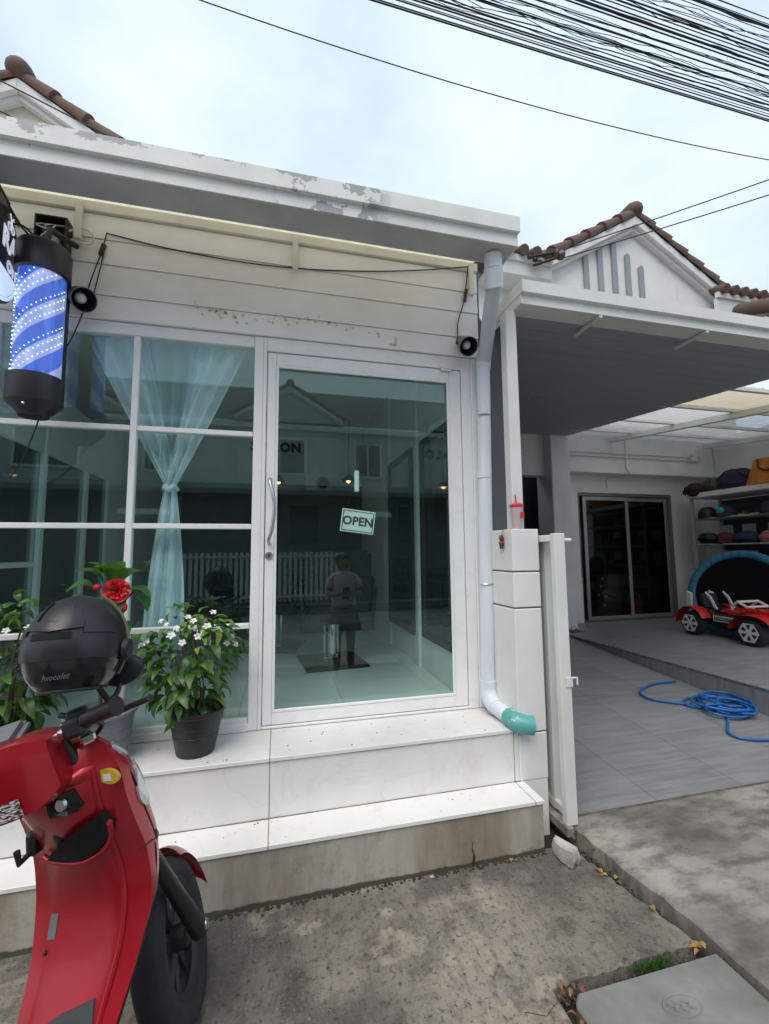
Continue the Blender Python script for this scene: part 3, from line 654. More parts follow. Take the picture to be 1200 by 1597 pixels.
# ---------------------------------------------------------------- barber pole
bp = thing('barber_pole', 'lit blue barber pole with black caps hanging at the left of the salon window', 'barber pole', (-1.055, -.22, 1.995), local=True, rot=(0, 0, R(-20)))
RP = .093
ACRYL = N('lit acrylic tube')
def _acr(q):
    sep = q.n('ShaderNodeSeparateXYZ'); q.l(q.tc.outputs['Object'], sep.inputs[0])
    at = q.n('ShaderNodeMath', operation='ARCTAN2'); q.l(sep.outputs['Y'], at.inputs[0]); q.l(sep.outputs['X'], at.inputs[1])
    ad = q.n('ShaderNodeMath', operation='MULTIPLY_ADD'); q.l(at.outputs[0], ad.inputs[0]); ad.inputs[1].default_value = -.085; q.l(sep.outputs['Z'], ad.inputs[2])
    pp = q.n('ShaderNodeMath', operation='PINGPONG'); q.l(ad.outputs[0], pp.inputs[0]); pp.inputs[1].default_value = .085
    band = q.ramp(q.n('ShaderNodeMath', operation='MULTIPLY').outputs[0], [(0, 0.0), (1, 1.0)])
    mm = q.n('ShaderNodeMath', operation='MULTIPLY'); q.l(pp.outputs[0], mm.inputs[0]); mm.inputs[1].default_value = 1/.085
    k = q.ramp(mm.outputs[0], [(.44, 0.0), (.50, 1.0)])
    ck_ = q.ramp(q.noise(16, 1, .3, (1.6, 1.6, .35)), [(.46, 0.0), (.50, .55)])  # vertical blocks paint reflections into the tube colour
    c = q.mix(ck_, q.mix(k, (.36, .42, .74), (.06, .14, .62)), q.mix(k, (.20, .25, .50), (.035, .085, .42)))
    q.set(Base_Color=c, Roughness=.12, Emission_Color=c, Emission_Strength=.42, Coat_Weight=.4)
_acr(ACRYL); ACRYL = ACRYL.m
BLUEL = m_emit('blue led', (.50, .70, 1.0), 1.6)
CAPB = mat('black pole cap', (.020, .020, .026), .42, var=.2)
m = M().lathe([(RP-.004, .175), (RP-.004, .655)], (0, 0, 0), 40); m.build('lit_tube', ACRYL, bp, smooth=60)
M().lathe([(0, .0), (.055, .0), (.060, .012), (RP+.010, .055), (RP+.012, .06), (RP+.012, .175), (RP-.002, .18)], (0, 0, 0), 40).build('bottom_cap', CAPB, bp, smooth=30)
M().lathe([(RP-.002, .65), (RP+.012, .655), (RP+.012, .775), (RP+.004, .79), (.05, .815), (0, .818)], (0, 0, 0), 40).build('top_cap', CAPB, bp, smooth=30)
M().box(-.03, RP+.004, .10, .03, RP+.030, .74).build('back_plate', CAPB, bp, bevel=.004)
m = M()
for k in range(5):
    for j in range(3):
        for i in range(0, 46, 2):
            a = R(-205)+R(230)*i/46; z = .02+.17*k+.037*j+.34*(i/46)
            if .185 < z < .645: m.ball((math.cos(a)*(RP-.001), math.sin(a)*(RP-.001), z),   .0028, .0028, .0028, 5, 4)
m.build('led_dots', BLUEL, bp)['kind'] = 'stuff'
M().tube([(0, 0, .815), (.0, .02, .90), (.0, .17, .93)], .014, 8).build('hanger', BLACK, bp, smooth=40)
M().ball((.045, -.095, .03), .006, .006, .006, 8, 6).build('screw', CHROME, bp)
M().tube(spline([(.03, .0, .0), (.0, .01, -.06), (-.07, .03, -.18), (-.16, .06, -.26)], 5), .0035, 6).build('power_lead', BLACK, bp)
jb = thing('junction_box', 'open black electrical box with wires above the barber pole', 'box', (-1.10, -.05, 2.9))
m = M(); m.box(-1.175, -.030, 2.875, -1.035, -.0225, 3.055)
for q_ in ((-1.175, 2.875, -1.167, 3.055), (-1.043, 2.875, -1.035, 3.055), (-1.1665, 3.047, -1.0435, 3.055), (-1.1665, 2.875, -1.0435, 2.883)): m.box(q_[0], -.085, q_[1], q_[2], -.0305, q_[3])
m.build('box_shell', BLACK, jb, bevel=.002)
M().box(-1.12, -.07, 2.92, -1.075, -.031, 2.975).build('terminal_block', OFFW, jb, bevel=.004)
M().ball((-1.13, -.06, 2.985), .02, .02, .017).build('adapter', GREYL, jb, smooth=60)
for k in range(5):
    a = rnd.uniform(0, 6)
    M().tube(spline([(-1.12+.02*k, -.05, 2.90), (-1.14+.025*k, -.09, 2.94+.03*math.sin(a)), (-1.09-.02*k, -.08, 3.0), (-1.10+.01*k, -.05, 3.03)], 5), .0035, 5).build('wire', BLACK if k % 2 else OFFW, jb)
for k, pts in enumerate(([(-1.16, -.06, 2.93), (-1.22, -.10, 2.97), (-1.30, -.10, 2.95), (-1.42, -.05, 3.0)], [(-1.16, -.06, 2.90), (-1.20, -.12, 2.94), (-1.24, -.14, 2.98), (-1.40, -.1, 2.97)], [(-1.04, -.06, 3.0), (-.98, -.05, 3.035), (-.93, -.05, 3.0), (-.95, -.04, 2.96), (-1.03, -.05, 2.965)])):
    M().tube(spline(pts, 6), .005, 6).build('loose_cable', CREAM if k == 2 else BLACK, jb)

# ---------------------------------------------------------------- round hanging sign (only its right part is in view)
hs = thing('hanging_sign', 'round black and white illuminated sign hanging left of the barber pole', 'sign', (-1.20, -.35, 2.47), local=True, rot=(0, 0, R(100)))
DSG = mat('dark sign face', (.016, .016, .028), .3, var=.1); LSG = m_emit('pale lit sign face', (.62, .72, .95), .45); WSG = m_emit('white sign print', (.75, .8, .95), .35)
cy = .23
def half(z0, z1, r, n=28):
    pts = []
    for i in range(n+1):
        z = z0+(z1-z0)*i/n; pts.append((math.sqrt(max(0, r*r-(z-cy)**2)), z))
    return [(-x, z) for x, z in pts] + [(x, z) for x, z in pts[::-1]]
M().lathe([(.225, -.035), (.235, -.03), (.235, .03), (.225, .035), (0, .035)], (0, 0, cy), 48, 'y').build('sign_case', DSG, hs, smooth=30)
M().prism(half(.165, .455, .224), -.0405, 'y', -.0355).build('dark_face', DSG, hs)
M().prism(half(.008, .164, .222), -.0405, 'y', -.0355).build('pale_face', LSG, hs)
M().tube([(x, -.037, z) for x, z in [(.205*math.cos(a), cy+.205*math.sin(a)) for a in [R(200)+R(140)*k/20 for k in range(21)]]], .004, 5).build('rim_line', DSG, hs)
text('word', 'RA', .125, WSG, hs, XZ((.098, -.0407, .295)), .0012, .006)
text('word', 'on', .105, WSG, hs, XZ((.135, -.0407, .205)), .0012, .004)
sc_ = M()
for s in (-1, 1):
    sc_.tube([(.095+.018*s+.016*math.cos(a), -.042, .372+.016*math.sin(a)) for a in [k*math.pi/6 for k in range(13)]], .003, 5)
    sc_.tube([(.095+.012*s, -.042, .384), (.095-.02*s, -.042, .43)], .003, 5)
sc_.build('scissors_mark', WSG, hs)
M().tube([(0, 0, .46), (0, 0, .51), (.30, 0, .53)], .010, 8).build('sign_arm', BLACK, hs)
m = M(); m.box(-.12, -.02, .500, .135, .02, .518); m.build('sign_bar', BLACK, hs, bevel=.004)

# ================================================================ gate pillar, gate, small things on it
pl = thing('gate_pillar', 'square white gate pillar with grooved joints beside the downpipe', 'pillar', (1.285, -.16, 0))
for z0, z1 in ((.228, .455), (.461, 1.084), (1.092, 1.274), (1.282, 1.505)):
    M().box(1.209, -.325, z0, 1.369, -.045, z1).build('pillar_block', WHITE, pl, bevel=.004)
M().box(1.2275, -.322, -.05, 1.366, -.05, .2275).build('pillar_foot', WHITE, pl, bevel=.003)
M().box(1.213, -.320, .23, 1.365, -.05, 1.50).build('pillar_core', mat('dark joint', (.12, .11, .10), .9), pl)
gt = thing('folding_gate', 'white steel folding gate leaf pushed back against the pillar', 'gate', (1.43, -.34, .04))
M().box(1.395, -.425, .042, 1.458, -.385, 1.478).build('gate_post', OFFW, gt, bevel=.004)
M().box(1.420, -.298, .05, 1.466, -.258, 1.455).build('gate_post', OFFW, gt, bevel=.004)
M().box(1.375, -.384, 1.435, 1.45, -.10, 1.470).build('top_rail', OFFW, gt, bevel=.003)
M().box(1.418, -.384, .06, 1.446, -.10, .10).build('bottom_rail', OFFW, gt, bevel=.003)
M().box(1.435, -.258, .10, 1.440, -.105, 1.434).build('backing_sheet', OFFW, gt)
M().tube([(1.455, -.405, 1.442), (1.505, -.405, 1.442)], .011, 8).build('latch_pin', OFFW, gt, smooth=40)
m = M(); m.box(1.425, -.431, .700, 1.462, -.4255, .748); m.tube([(1.455, -.43, .745), (1.485, -.43, .745), (1.487, -.43, .71)], .006, 6); m.build('latch_plate', OFFW, gt, bevel=.002)
struct(M().box(1.385, -.44, .0, 1.424, 1.2, .045).build('gate_kerb', APRON, bevel=.004), 'narrow concrete kerb under the gate')
# plastic cup with red lid, bear key ring
cp = thing('plastic_cup', 'clear plastic drink cup with red lid and straw on the pillar', 'cup', (1.268, -.285, 1.506))
CLEARP = m_trans('clear plastic', (.80, .70, .70), (.85, .70, .70), .4, .05)
REDP = mat('red plastic', (.62, .03, .04), .35, var=.1)
cx, cy_, cz = 1.268, -.285, 1.506
M().lathe([(0, cz+.001), (.026, cz+.001), (.036, cz+.125), (.0345, cz+.125), (.025, cz+.003), (0, cz+.003)], (cx, cy_, 0), 20).build('cup_body', CLEARP, cp, smooth=40)
M().lathe([(0, cz+.004), (.0245, cz+.004), (.0268, cz+.030), (0, cz+.030)], (cx, cy_, 0), 20).build('drink', mat('orange tea', (.55, .22, .08), .3), cp, smooth=40)
M().lathe([(.037, cz+.120), (.039, cz+.126), (.037, cz+.134), (.020, cz+.142), (0, cz+.143)], (cx, cy_, 0), 20).build('lid', REDP, cp, smooth=40)
M().tube([(cx+.003, cy_, cz+.05), (cx-.006, cy_, cz+.19)], .0035, 6).build('straw', REDP, cp)
M().obox((cx+.012, cy_-.0335, cz+.075), .022, .004, .03, 0).build('print_patch', REDP, cp)
br = thing('bear_keyring', 'small brown bear key ring hanging from the pillar edge', 'key ring', (1.245, -.335, 1.40))
BEAR = mat('brown felt', (.20, .065, .03), .9, var=.2, bump=.4, bscale=200)
bx_, by_, bz_ = 1.196, -.235, 1.435
M().ball((bx_, by_, bz_+.022), .012, .016, .015).build('head', BEAR, br, smooth=60)
M().ball((bx_, by_, bz_-.008), .012, .017, .020).build('body', BEAR, br, smooth=60)
for dx, dz, r in ((-.013, .036, .006), (.013, .036, .006), (-.019, -.002, .007), (.019, -.002, .007), (-.010, -.027, .008), (.010, -.027, .008)):
    M().ball((bx_, by_+dx, bz_+dz), r*.8, r, r, 8, 6).build('ear' if dz > .03 else 'limb', BEAR, br, smooth=60)
M().tube([(bx_, by_, bz_+.036), (1.204, -.236, 1.495), (1.207, -.238, 1.5085), (1.235, -.24, 1.5085)], .0016, 5).build('cord', BLACK, br)
M().tube([(1.243+.018*math.cos(a), -.24+.018*math.sin(a), 1.5085) for a in [k*math.pi/6 for k in range(13)]], .002, 5).build('ring', mat('brass', (.5, .36, .12), .3, 1), br)
# ================================================================ carport next door
cpt = thing('carport', 'open carport with grey ceiling, white gutter and steel posts beside the salon', 'carport', (3.5, 1, 0))
def cz_(y): return 2.78+.105*(y+.2)
g_ = M().prism([(-.352, 2.768), (-.215, 2.773), (-.215, 2.88), (-.225, 2.88), (-.225, 2.790), (-.342, 2.786), (-.342, 2.832), (-.365, 2.834), (-.365, 2.896), (-.375, 2.896), (-.375, 2.826), (-.352, 2.822)], 7.6, 'x', 1.312)
gc = g_.build('gutter', OFFW, cpt)
M().box(1.30, -.377, 2.824, 1.3115, .6, 2.898).build('side_fascia', OFFW, cpt, bevel=.002)
M().box(1.302, -.354, 2.768, 1.3115, .6, 2.8235).build('side_fascia', OFFW, cpt, bevel=.002)
for x in (1.83, 2.62, 3.5, 4.4): M().box(x-.01, -.350, 2.752, x+.01, -.12, 2.766).build('gutter_bracket', OFFW, cpt)
M().box(1.25, -.275, 1.506, 1.318, -.205, 2.767).build('post', OFFW, cpt, bevel=.006)
M().box(1.3185, -.212, 2.768, 7.6, -.195, 2.80).build('front_beam', CEIL, cpt)
# grey ceiling boards, each its own strip running along X
n = 22
for i in range(n):
    y0 = -.21+3.42*i/n; y1 = -.21+3.42*(i+1)/n-.004
    x1 = 4.03+.07*(y0+.2)
    M().add([(1.3, y0, cz_(y0)), (x1, y0, cz_(y0)), (x1, y1, cz_(y1)), (1.3, y1, cz_(y1)), (1.3, y0, cz_(y0)+.012), (x1, y0, cz_(y0)+.012), (x1, y1, cz_(y1)+.012), (1.3, y1, cz_(y1)+.012)],
            [(0, 3, 2, 1), (4, 5, 6, 7), (0, 1, 5, 4), (1, 2, 6, 5), (2, 3, 7, 6), (3, 0, 4, 7)]).build('ceiling_board', CEIL, cpt)
M().add([(1.3, -.2, cz_(-.2)+.03), (4.0, -.2, cz_(-.2)+.03), (4.2, 3.4, cz_(3.4)+.03), (1.3, 3.4, cz_(3.4)+.03)], [(0, 1, 2, 3)]).build('roof_sheet', GALV, cpt)
M().lathe([(0, -.006), (.055, -.006), (.06, -.002), (.06, .004)], (2.57, 1.42, cz_(1.42)), 20).build('downlight', mat('downlight glass', (.30, .30, .31), .4), cpt, smooth=40)
# milky corrugated sheets to the right of the ceiling
def tr_sheet(x0, x1, y0, y1, m_):
    M().grid(lambda u, v: (x0+(x1-x0)*u, y0+(y1-y0)*v, cz_(y0+(y1-y0)*v)+.05+.010*math.sin((x0+(x1-x0)*u)*2*math.pi/.12)), 60, 2).build('roofing_sheet', m_, cpt, smooth=60, recalc=False)
ys = [-.25, .62, 1.30, 2.05, 2.75, 3.45]
for j in range(5):
    for (x0, x1) in ((4.02, 5.0), (5.0, 6.0), (6.0, 7.3)):
        tr_sheet(x0, x1, ys[j], ys[j+1]+.04, OCHRESHEET if j == 1 and x0 < 5.5 else CLEARSHEET)
for y in ys[1:]: M().box(4.0, y-.02, cz_(y)-.0, 7.3, y+.02, cz_(y)+.034).build('purlin', OFFW, cpt)
for x in (5.02, 6.9):
    M().add([(x-.04, -.2, cz_(-.2)-.07), (x+.04, -.2, cz_(-.2)-.07), (x+.04, 3.2, cz_(3.2)-.07), (x-.04, 3.2, cz_(3.2)-.07), (x-.04, -.2, cz_(-.2)-.002), (x+.04, -.2, cz_(-.2)-.002), (x+.04, 3.2, cz_(3.2)-.002), (x-.04, 3.2, cz_(3.2)-.002)],
            [(0, 3, 2, 1), (4, 5, 6, 7), (0, 1, 5, 4), (1, 2, 6, 5), (2, 3, 7, 6), (3, 0, 4, 7)]).build('rafter', OFFW, cpt)
m = M(); m.box(5.85, 1.10, cz_(1.1)-.09, 7.0, 1.19, cz_(1.1)-.005); m.box(6.0, 1.08, 2.55, 6.12, 1.21, cz_(1.1)-.0905); m.build('cross_beam', CREAM, cpt)
# small teal tarpaulin tucked between gutter and carport
M().prism([(1.20, 2.62), (1.21, 2.93), (1.30, 2.80), (1.30, 2.72)], .05, 'y', .03).build('tarp_flap', mat('dark teal tarpaulin', (.10, .14, .15), .7), cpt)
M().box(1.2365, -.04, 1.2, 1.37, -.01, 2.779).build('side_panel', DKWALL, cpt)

# floor: ramp of grey tiles and raised platform
cf = M().box(1.424, 2.9, -.05, 7.3, 4.6, .255).build('carport_floor', STEP); struct(cf, 'concrete bed under the carport tiles')
rs = .078
def rz_(y): return .030+rs*(y+.335) if y < 2.9 else .282
k = 0; x = 1.425
for ci, w in enumerate((.60, .60, .60, .535)):
    y = -.335 - (.3 if ci % 2 else 0)
    while y < 2.89:
        a, b = max(y, -.335), min(y+.60, 2.898)
        if b-a > .02:
            p = [(x+.0015, a+.0015), (x+w-.0015, a+.0015), (x+w-.0015, b-.0015), (x+.0015, b-.0015)]
            M().add([(q[0], q[1], rz_(q[1])) for q in p] + [(q[0], q[1], rz_(q[1])-.012) for q in p], [(0, 1, 2, 3), (7, 6, 5, 4), (0, 4, 5, 1), (1, 5, 6, 2), (2, 6, 7, 3), (3, 7, 4, 0)]).build('floor_tile', GTILE, cf)
        y += .60
    x += w
M().prism([(-.335, -.05), (2.9, -.05), (2.9, rz_(2.899)-.0125), (-.335, .0175)], 7.3, 'x', 1.424).build('ramp_bed', APRON, cf)
XP = 3.765
M().box(XP+.0145, -.335, .0, 7.3, 2.899, .272).build('platform_bed', STEP, cf)
yy = [-.335, .2, .8, 1.4, 2.0, 2.6, 3.2, 3.49]; xx = [XP, 4.365, 4.965, 5.565, 6.165, 6.765, 7.12]
for j in range(len(yy)-1):
    for i in range(len(xx)-1):
        M().box(xx[i]+.001, yy[j]+.001, .2725, xx[i+1]-.001, yy[j+1]-.001, .285).build('platform_tile', GTILE, cf)
    if yy[j] < 2.9: M().box(XP, yy[j]+.001, -.02, XP+.014, min(yy[j+1], 2.9)-.001, .2715).build('riser_tile', GTILE, cf)
M().box(XP-.006, -.335, .274, XP+.0005, 2.95, .286).build('edge_trim', STEEL, cf)

# ================================================================ neighbour house: back wall, sliding door
nh = thing('neighbour_house', 'white house with brown tiled gable behind the carport', 'house', (5, 3.5, 0))
w = M(); w.box(4.30, 3.50, .255, 4.62, 3.62, 3.3); w.box(6.47, 3.50, .255, 7.15, 3.62, 3.3); w.box(4.6205, 3.50, 2.32, 6.4695, 3.62, 3.3)
w.build('back_wall', WHITE, nh)
M().box(3.98, 3.22, .255, 4.30, 3.62, 3.3).build('column', WHITE, nh, bevel=.01)
M().box(4.301, 3.27, 2.60, 7.14, 3.499, 3.3).build('beam', WHITE, nh, bevel=.006)
M().box(4.302, 3.455, .283, 4.60, 3.499, .98).build('wainscot', WHITE, nh, bevel=.004)
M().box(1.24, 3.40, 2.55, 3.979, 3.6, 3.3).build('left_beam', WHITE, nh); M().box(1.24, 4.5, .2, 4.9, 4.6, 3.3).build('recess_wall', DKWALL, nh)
M().box(7.151, -.3, .0, 7.25, 3.9, 3.25).build('right_wall', WHITE, nh)
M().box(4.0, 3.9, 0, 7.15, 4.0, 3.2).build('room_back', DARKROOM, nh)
for z, x0, x1 in ((2.92, 4.31, 6.85), (2.86, 4.31, 6.85)): M().tube([(x0, 3.25, z), (x1, 3.25, z)], .012, 8).build('conduit', OFFW, nh, smooth=40)
M().tube(spline([(5.35, 3.25, 3.15), (5.36, 3.245, 2.9), (5.35, 3.25, 2.7), (5.40, 3.26, 2.6), (5.40, 3.48, 2.59), (5.18, 3.48, 2.55), (5.18, 3.485, 2.40)], 5), .010, 6).build('conduit', OFFW, nh)
M().box(6.62, 3.20, 2.84, 6.74, 3.269, 2.96).build('conduit_box', OFFW, nh, bevel=.005)
ALU = mat('brown-grey aluminium', (.22, .21, .19), .4, .5, var=.1); ALU2 = mat('grey aluminium', (.42, .42, .40), .35, .6, var=.1)
sdr = M(); sdr.box(4.621, 3.52, .283, 4.665, 3.60, 2.319); sdr.box(6.425, 3.52, .283, 6.469, 3.60, 2.319); sdr.box(4.6655, 3.52, 2.27, 6.4245, 3.60, 2.319); sdr.box(4.6655, 3.52, .283, 6.4245, 3.60, .30)
sdo = sdr.build('sliding_door', ALU, nh, bevel=.003)
for a, b, y in ((4.73, 5.60, 3.535), (5.56, 6.42, 3.57)):
    l = M(); l.box(a, y-.012, .305, a+.06, y+.012, 2.262); l.box(b-.06, y-.012, .305, b, y+.012, 2.262); l.box(a+.0605, y-.012, 2.20, b-.0605, y+.012, 2.262); l.box(a+.0605, y-.012, .305, b-.0605, y+.012, .36)
    lf = l.build('door_leaf', ALU2, sdo, bevel=.003)
    M().box(a+.055, y-.002, .355, b-.055, y+.002, 2.205).build('pane', m_glass('dark door glass', (.58, .58, .58), .05) if a < 5 else bpy.data.materials['dark door glass'], sdo)
M().box(4.655, 3.518, 1.15, 4.672, 3.5195, 1.45).build('pull', BLACK, sdo)
# inside the dark room: a bucket and painted light reflections glimpsed through the door
bk_ = thing('pink_bucket', 'pink bucket standing behind the sliding door glass', 'bucket', (5.80, 3.72, .256))
M().lathe([(0, .256), (.10, .256), (.135, .56), (.128, .56), (.095, .27), (0, .27)], (5.80, 3.74, 0), 20).build('bucket_body', mat('pink plastic', (.55, .06, .16), .4), bk_, smooth=40)
M().tube(arc((5.80, 3.74, .55), .13, 0, math.pi, 12, 'y'), .005, 6).build('bucket_handle', OFFW, bk_)
cb = thing('cardboard_carton', 'brown carton glimpsed through the left leaf of the sliding door', 'carton', (5.25, 3.72, .256))
M().box(5.0, 3.64, .256, 5.45, 3.86, .99).build('carton_body', mat('cardboard', (.16, .11, .06), .8), cb, bevel=.004)
for i, (x, z) in enumerate(((5.10, .92), (5.07, .80), (5.02, .66), (5.16, .64), (5.12, .50))):
    M().box(x, 3.6365, z, x+.03, 3.6395, z+.04).build('light_glint', WHITE, cb)  # white patches stand in for reflected lights
# ================================================================ things kept in the carport
sh = thing('shelf_unit', 'grey steel shelf unit full of caps and odds along the carport wall', 'shelf', (6.7, 2.3, .285))
for x in (6.40, 6.98):
    for y in (3.08, 1.0): M().box(x, y, .286, x+.04, y+.04, 2.20).build('upright', GALV, sh)
for z in (2.2, 1.86, 1.46, 1.08, .62): M().box(6.36 if z > 2 else 6.405, .98, z, 7.05, 3.14, z+(.075 if z > 2 else .02)).build('shelf_board', OFFW if z > 2 else GALV, sh, bevel=.004)
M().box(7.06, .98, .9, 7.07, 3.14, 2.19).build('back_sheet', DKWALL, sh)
for y in (2.95, 2.62, 2.26, 1.9): 
    for z in (1.5, 1.1): M().box(6.85, y-.13, z-.018, 6.86, y+.06, z+.27).build('paper_board', INWALL, sh)
def cap(x, y, z, m_, label, emb=None):
    t = thing('baseball_cap', label, 'cap', (x, y, z), 'caps on the shelf')
    M().lathe([(.125, 0), (.128, .045), (.112, .12), (.065, .165), (0, .172)], (x, y, z), 20).build('crown', m_, t, smooth=60)
    M().grid(lambda u, v: (x-.10-.12*v*math.cos((u-.5)*1.4), y+(u-.5)*.22*(1-.25*v), z+.012-.01*v+.012*math.cos((u-.5)*3)), 10, 4).build('brim', m_, t, smooth=60)
    if emb: M().ball((x-.108, y, z+.085), .025, .06, .055, 10, 8).build('emblem', emb, t, smooth=50)
NAVY = mat('navy cloth', (.02, .025, .06), .8); TEALC = mat('teal cloth print', (.03, .36, .36), .7)
cap(6.5, 2.92, 1.88, BLACK, 'black cap at the left end of the top shelf row'); cap(6.48, 2.62, 1.88, NAVY, 'dark cap with a teal emblem on the shelf', TEALC); cap(6.5, 2.02, 1.88, NAVY, 'plain navy cap at the right of the shelf')
def lump(name, label, cat, c, r, m_, seed, sub=None):
    q = random.Random(seed); ph = [q.uniform(0, 6) for _ in range(6)]
    t = thing(name, label, cat, (c[0], c[1], c[2]-r[2]))
    fn = lambda d: 1+.12*math.sin(3*d.x+ph[0])*math.sin(4*d.y+ph[1])+.07*math.sin(7*d.z+5*d.x+ph[2])
    def f2(d):
        k = fn(d); return k*min(1, .62+.55*max(abs(d.x), abs(d.y), abs(d.z)))
    M().ball(c, *r, 24, 16, f2).build(name+'_body', m_, t, smooth=70); return t
OLIVE = mat('olive cloth', (.07, .07, .035), .85, var=.5, scale=14); KHAKI = mat('camouflage cloth', (.10, .09, .045), .85, var=.7, scale=18)
lump('duffel_bag', 'dark brown duffel bag sagging over the left end of the shelf top', 'bag', (6.45, 3.02, 2.33), (.16, .22, .11), mat('dark brown cloth', (.03, .02, .018), .85), 1)
lump('cloth_bundle', 'camouflage cloth bundle on the shelf top between two dark bags', 'bundle', (6.48, 2.78, 2.38), (.14, .17, .11), KHAKI, 2)
t = lump('sports_bag', 'long black sports bag lying on the shelf top', 'bag', (6.50, 2.46, 2.40), (.14, .27, .15), NAVY, 3)
M().tube(spline([(6.38, 2.6, 2.42), (6.36, 2.5, 2.52), (6.38, 2.35, 2.53), (6.4, 2.26, 2.44)], 5), .012, 6).build('strap', BLACK, t)
ob = thing('orange_bag', 'large orange shopping bag with dark handle on the shelf top', 'bag', (6.5, 1.95, 2.276))
ORANGE = mat('orange woven plastic', (.62, .22, .02), .6, var=.3, scale=9, bump=.3, bscale=40)
def ofn(u, v):
    a = 2*math.pi*u; rx = .17*(1-.55*v**1.5); ry = .34*(1-.30*v); c, s = math.cos(a), math.sin(a)
    sq = 1/max(abs(c), abs(s))**.6
    return (6.52+rx*c*sq+.02*math.sin(9*a)*v, 1.93+ry*s*sq+.02*math.sin(5*a+3)*v, 2.277+.36*v)
M().grid(ofn, 40, 12, True).build('bag_body', ORANGE, ob, smooth=60)
M().tube(spline([(6.38, 2.05, 2.62), (6.355, 2.03, 2.50), (6.35, 1.93, 2.45), (6.355, 1.83, 2.50), (6.38, 1.81, 2.62)], 5), .014, 6).build('bag_handle', mat('dark red strap', (.08, .02, .02), .7), ob)
for i, (y, z, m_, lb, rr) in enumerate(((2.93, 1.48, BLACK, 'dark shoes at the left of the second shelf row', (.10, .16, .06)), (2.66, 1.48, mat('maroon cloth', (.10, .02, .025), .8), 'maroon shoes on the second shelf row', (.10, .13, .06)), (2.36, 1.48, NAVY, 'dark pouch lying in the middle of the second shelf row', (.10, .17, .06)), (2.08, 1.48, mat('dusty pink cloth', (.30, .13, .11), .8), 'dusty pink box cover on the second shelf row', (.10, .10, .06)), (1.88, 1.49, mat('amber plastic', (.40, .20, .04), .5), 'amber toy at the right of the second shelf row', (.09, .08, .07)))):
    lump('shoe_pile' if i < 2 else 'shelf_oddment', lb, 'shoes' if i < 2 else 'oddment', (6.50, y, z+rr[2]*1.2), (rr[0]*1.2, rr[1]*1.05, rr[2]*1.6), m_, 20+i)
SHOEM = [BLACK, NAVY, mat('grey canvas', (.16, .16, .17), .8), mat('brown leather', (.10, .05, .03), .5), mat('white canvas', (.55, .54, .52), .7)]
sq_ = random.Random(31)
for z_, n_s in ((1.482, 9), (1.102, 10), (1.882, 5)):
    for k in range(n_s):
        y_ = 3.02-2.0*k/max(1, n_s-1)*.62 if z_ < 1.8 else 2.45-.30*k*.6; x_ = 6.66 if z_ > 1.2 else 6.52
        t = thing('shelved_shoe', 'shoe among the packed rows of the steel shelf unit', 'shoe', (x_, y_, z_), 'shoes packed on the shelf unit'); m_ = sq_.choice(SHOEM)
        M().prism([(x_-.14, y_-.04), (x_-.10, y_-.055), (x_+.12, y_-.045), (x_+.13, y_+.045), (x_-.10, y_+.055), (x_-.14, y_+.04)], z_+.022, 'z', z_+.001).build('sole', SHOEM[4] if m_ is not SHOEM[4] else SHOEM[2], t, bevel=.006)
        M().ball((x_+.02, y_, z_+.05), .12, .045, .055, 12, 8, lambda d: 1+.35*d.x*d.z).build('upper', m_, t, smooth=60)
# trampoline leaning against the shelves
tp = thing('mini_trampoline', 'small black trampoline with blue padded rim leaning against the shelves', 'trampoline', (5.98, 2.15, .80), local=True)
q = Vector((-.90, -.32, .30)).normalized().to_track_quat('Z', 'Y'); tp.rotation_mode = 'QUATERNION'; tp.rotation_quaternion = q
BLUEP = mat('blue vinyl pad', (.025, .16, .27), .42, var=.3, scale=6)
def pad(u, v):
    a = 2*math.pi*u; s = 2*math.pi*v; wob = 1+.05*math.sin(a*38)*(1 if math.cos(s) < -.2 else .25)
    rr = .552+.052*math.cos(s)*wob; return (rr*math.cos(a), rr*math.sin(a), .030*math.sin(s)*(1+.15*math.sin(a*38)))
m = M(); m.grid(pad, 150, 12, True); m.build('rim_pad', BLUEP, tp, smooth=60)
M().lathe([(0, .0), (.515, .0), (.515, -.006), (0, -.006)], (0, 0, 0), 48).build('jump_mat', mat('black mesh mat', (.006, .006, .007), .95, spec=.1), tp)
for k in range(6):
    a = k*math.pi/3+.35; M().tube([(.56*math.cos(a), .56*math.sin(a), -.02), (.57*math.cos(a), .57*math.sin(a), -.26)], .014, 8).build('leg', BLACK, tp)
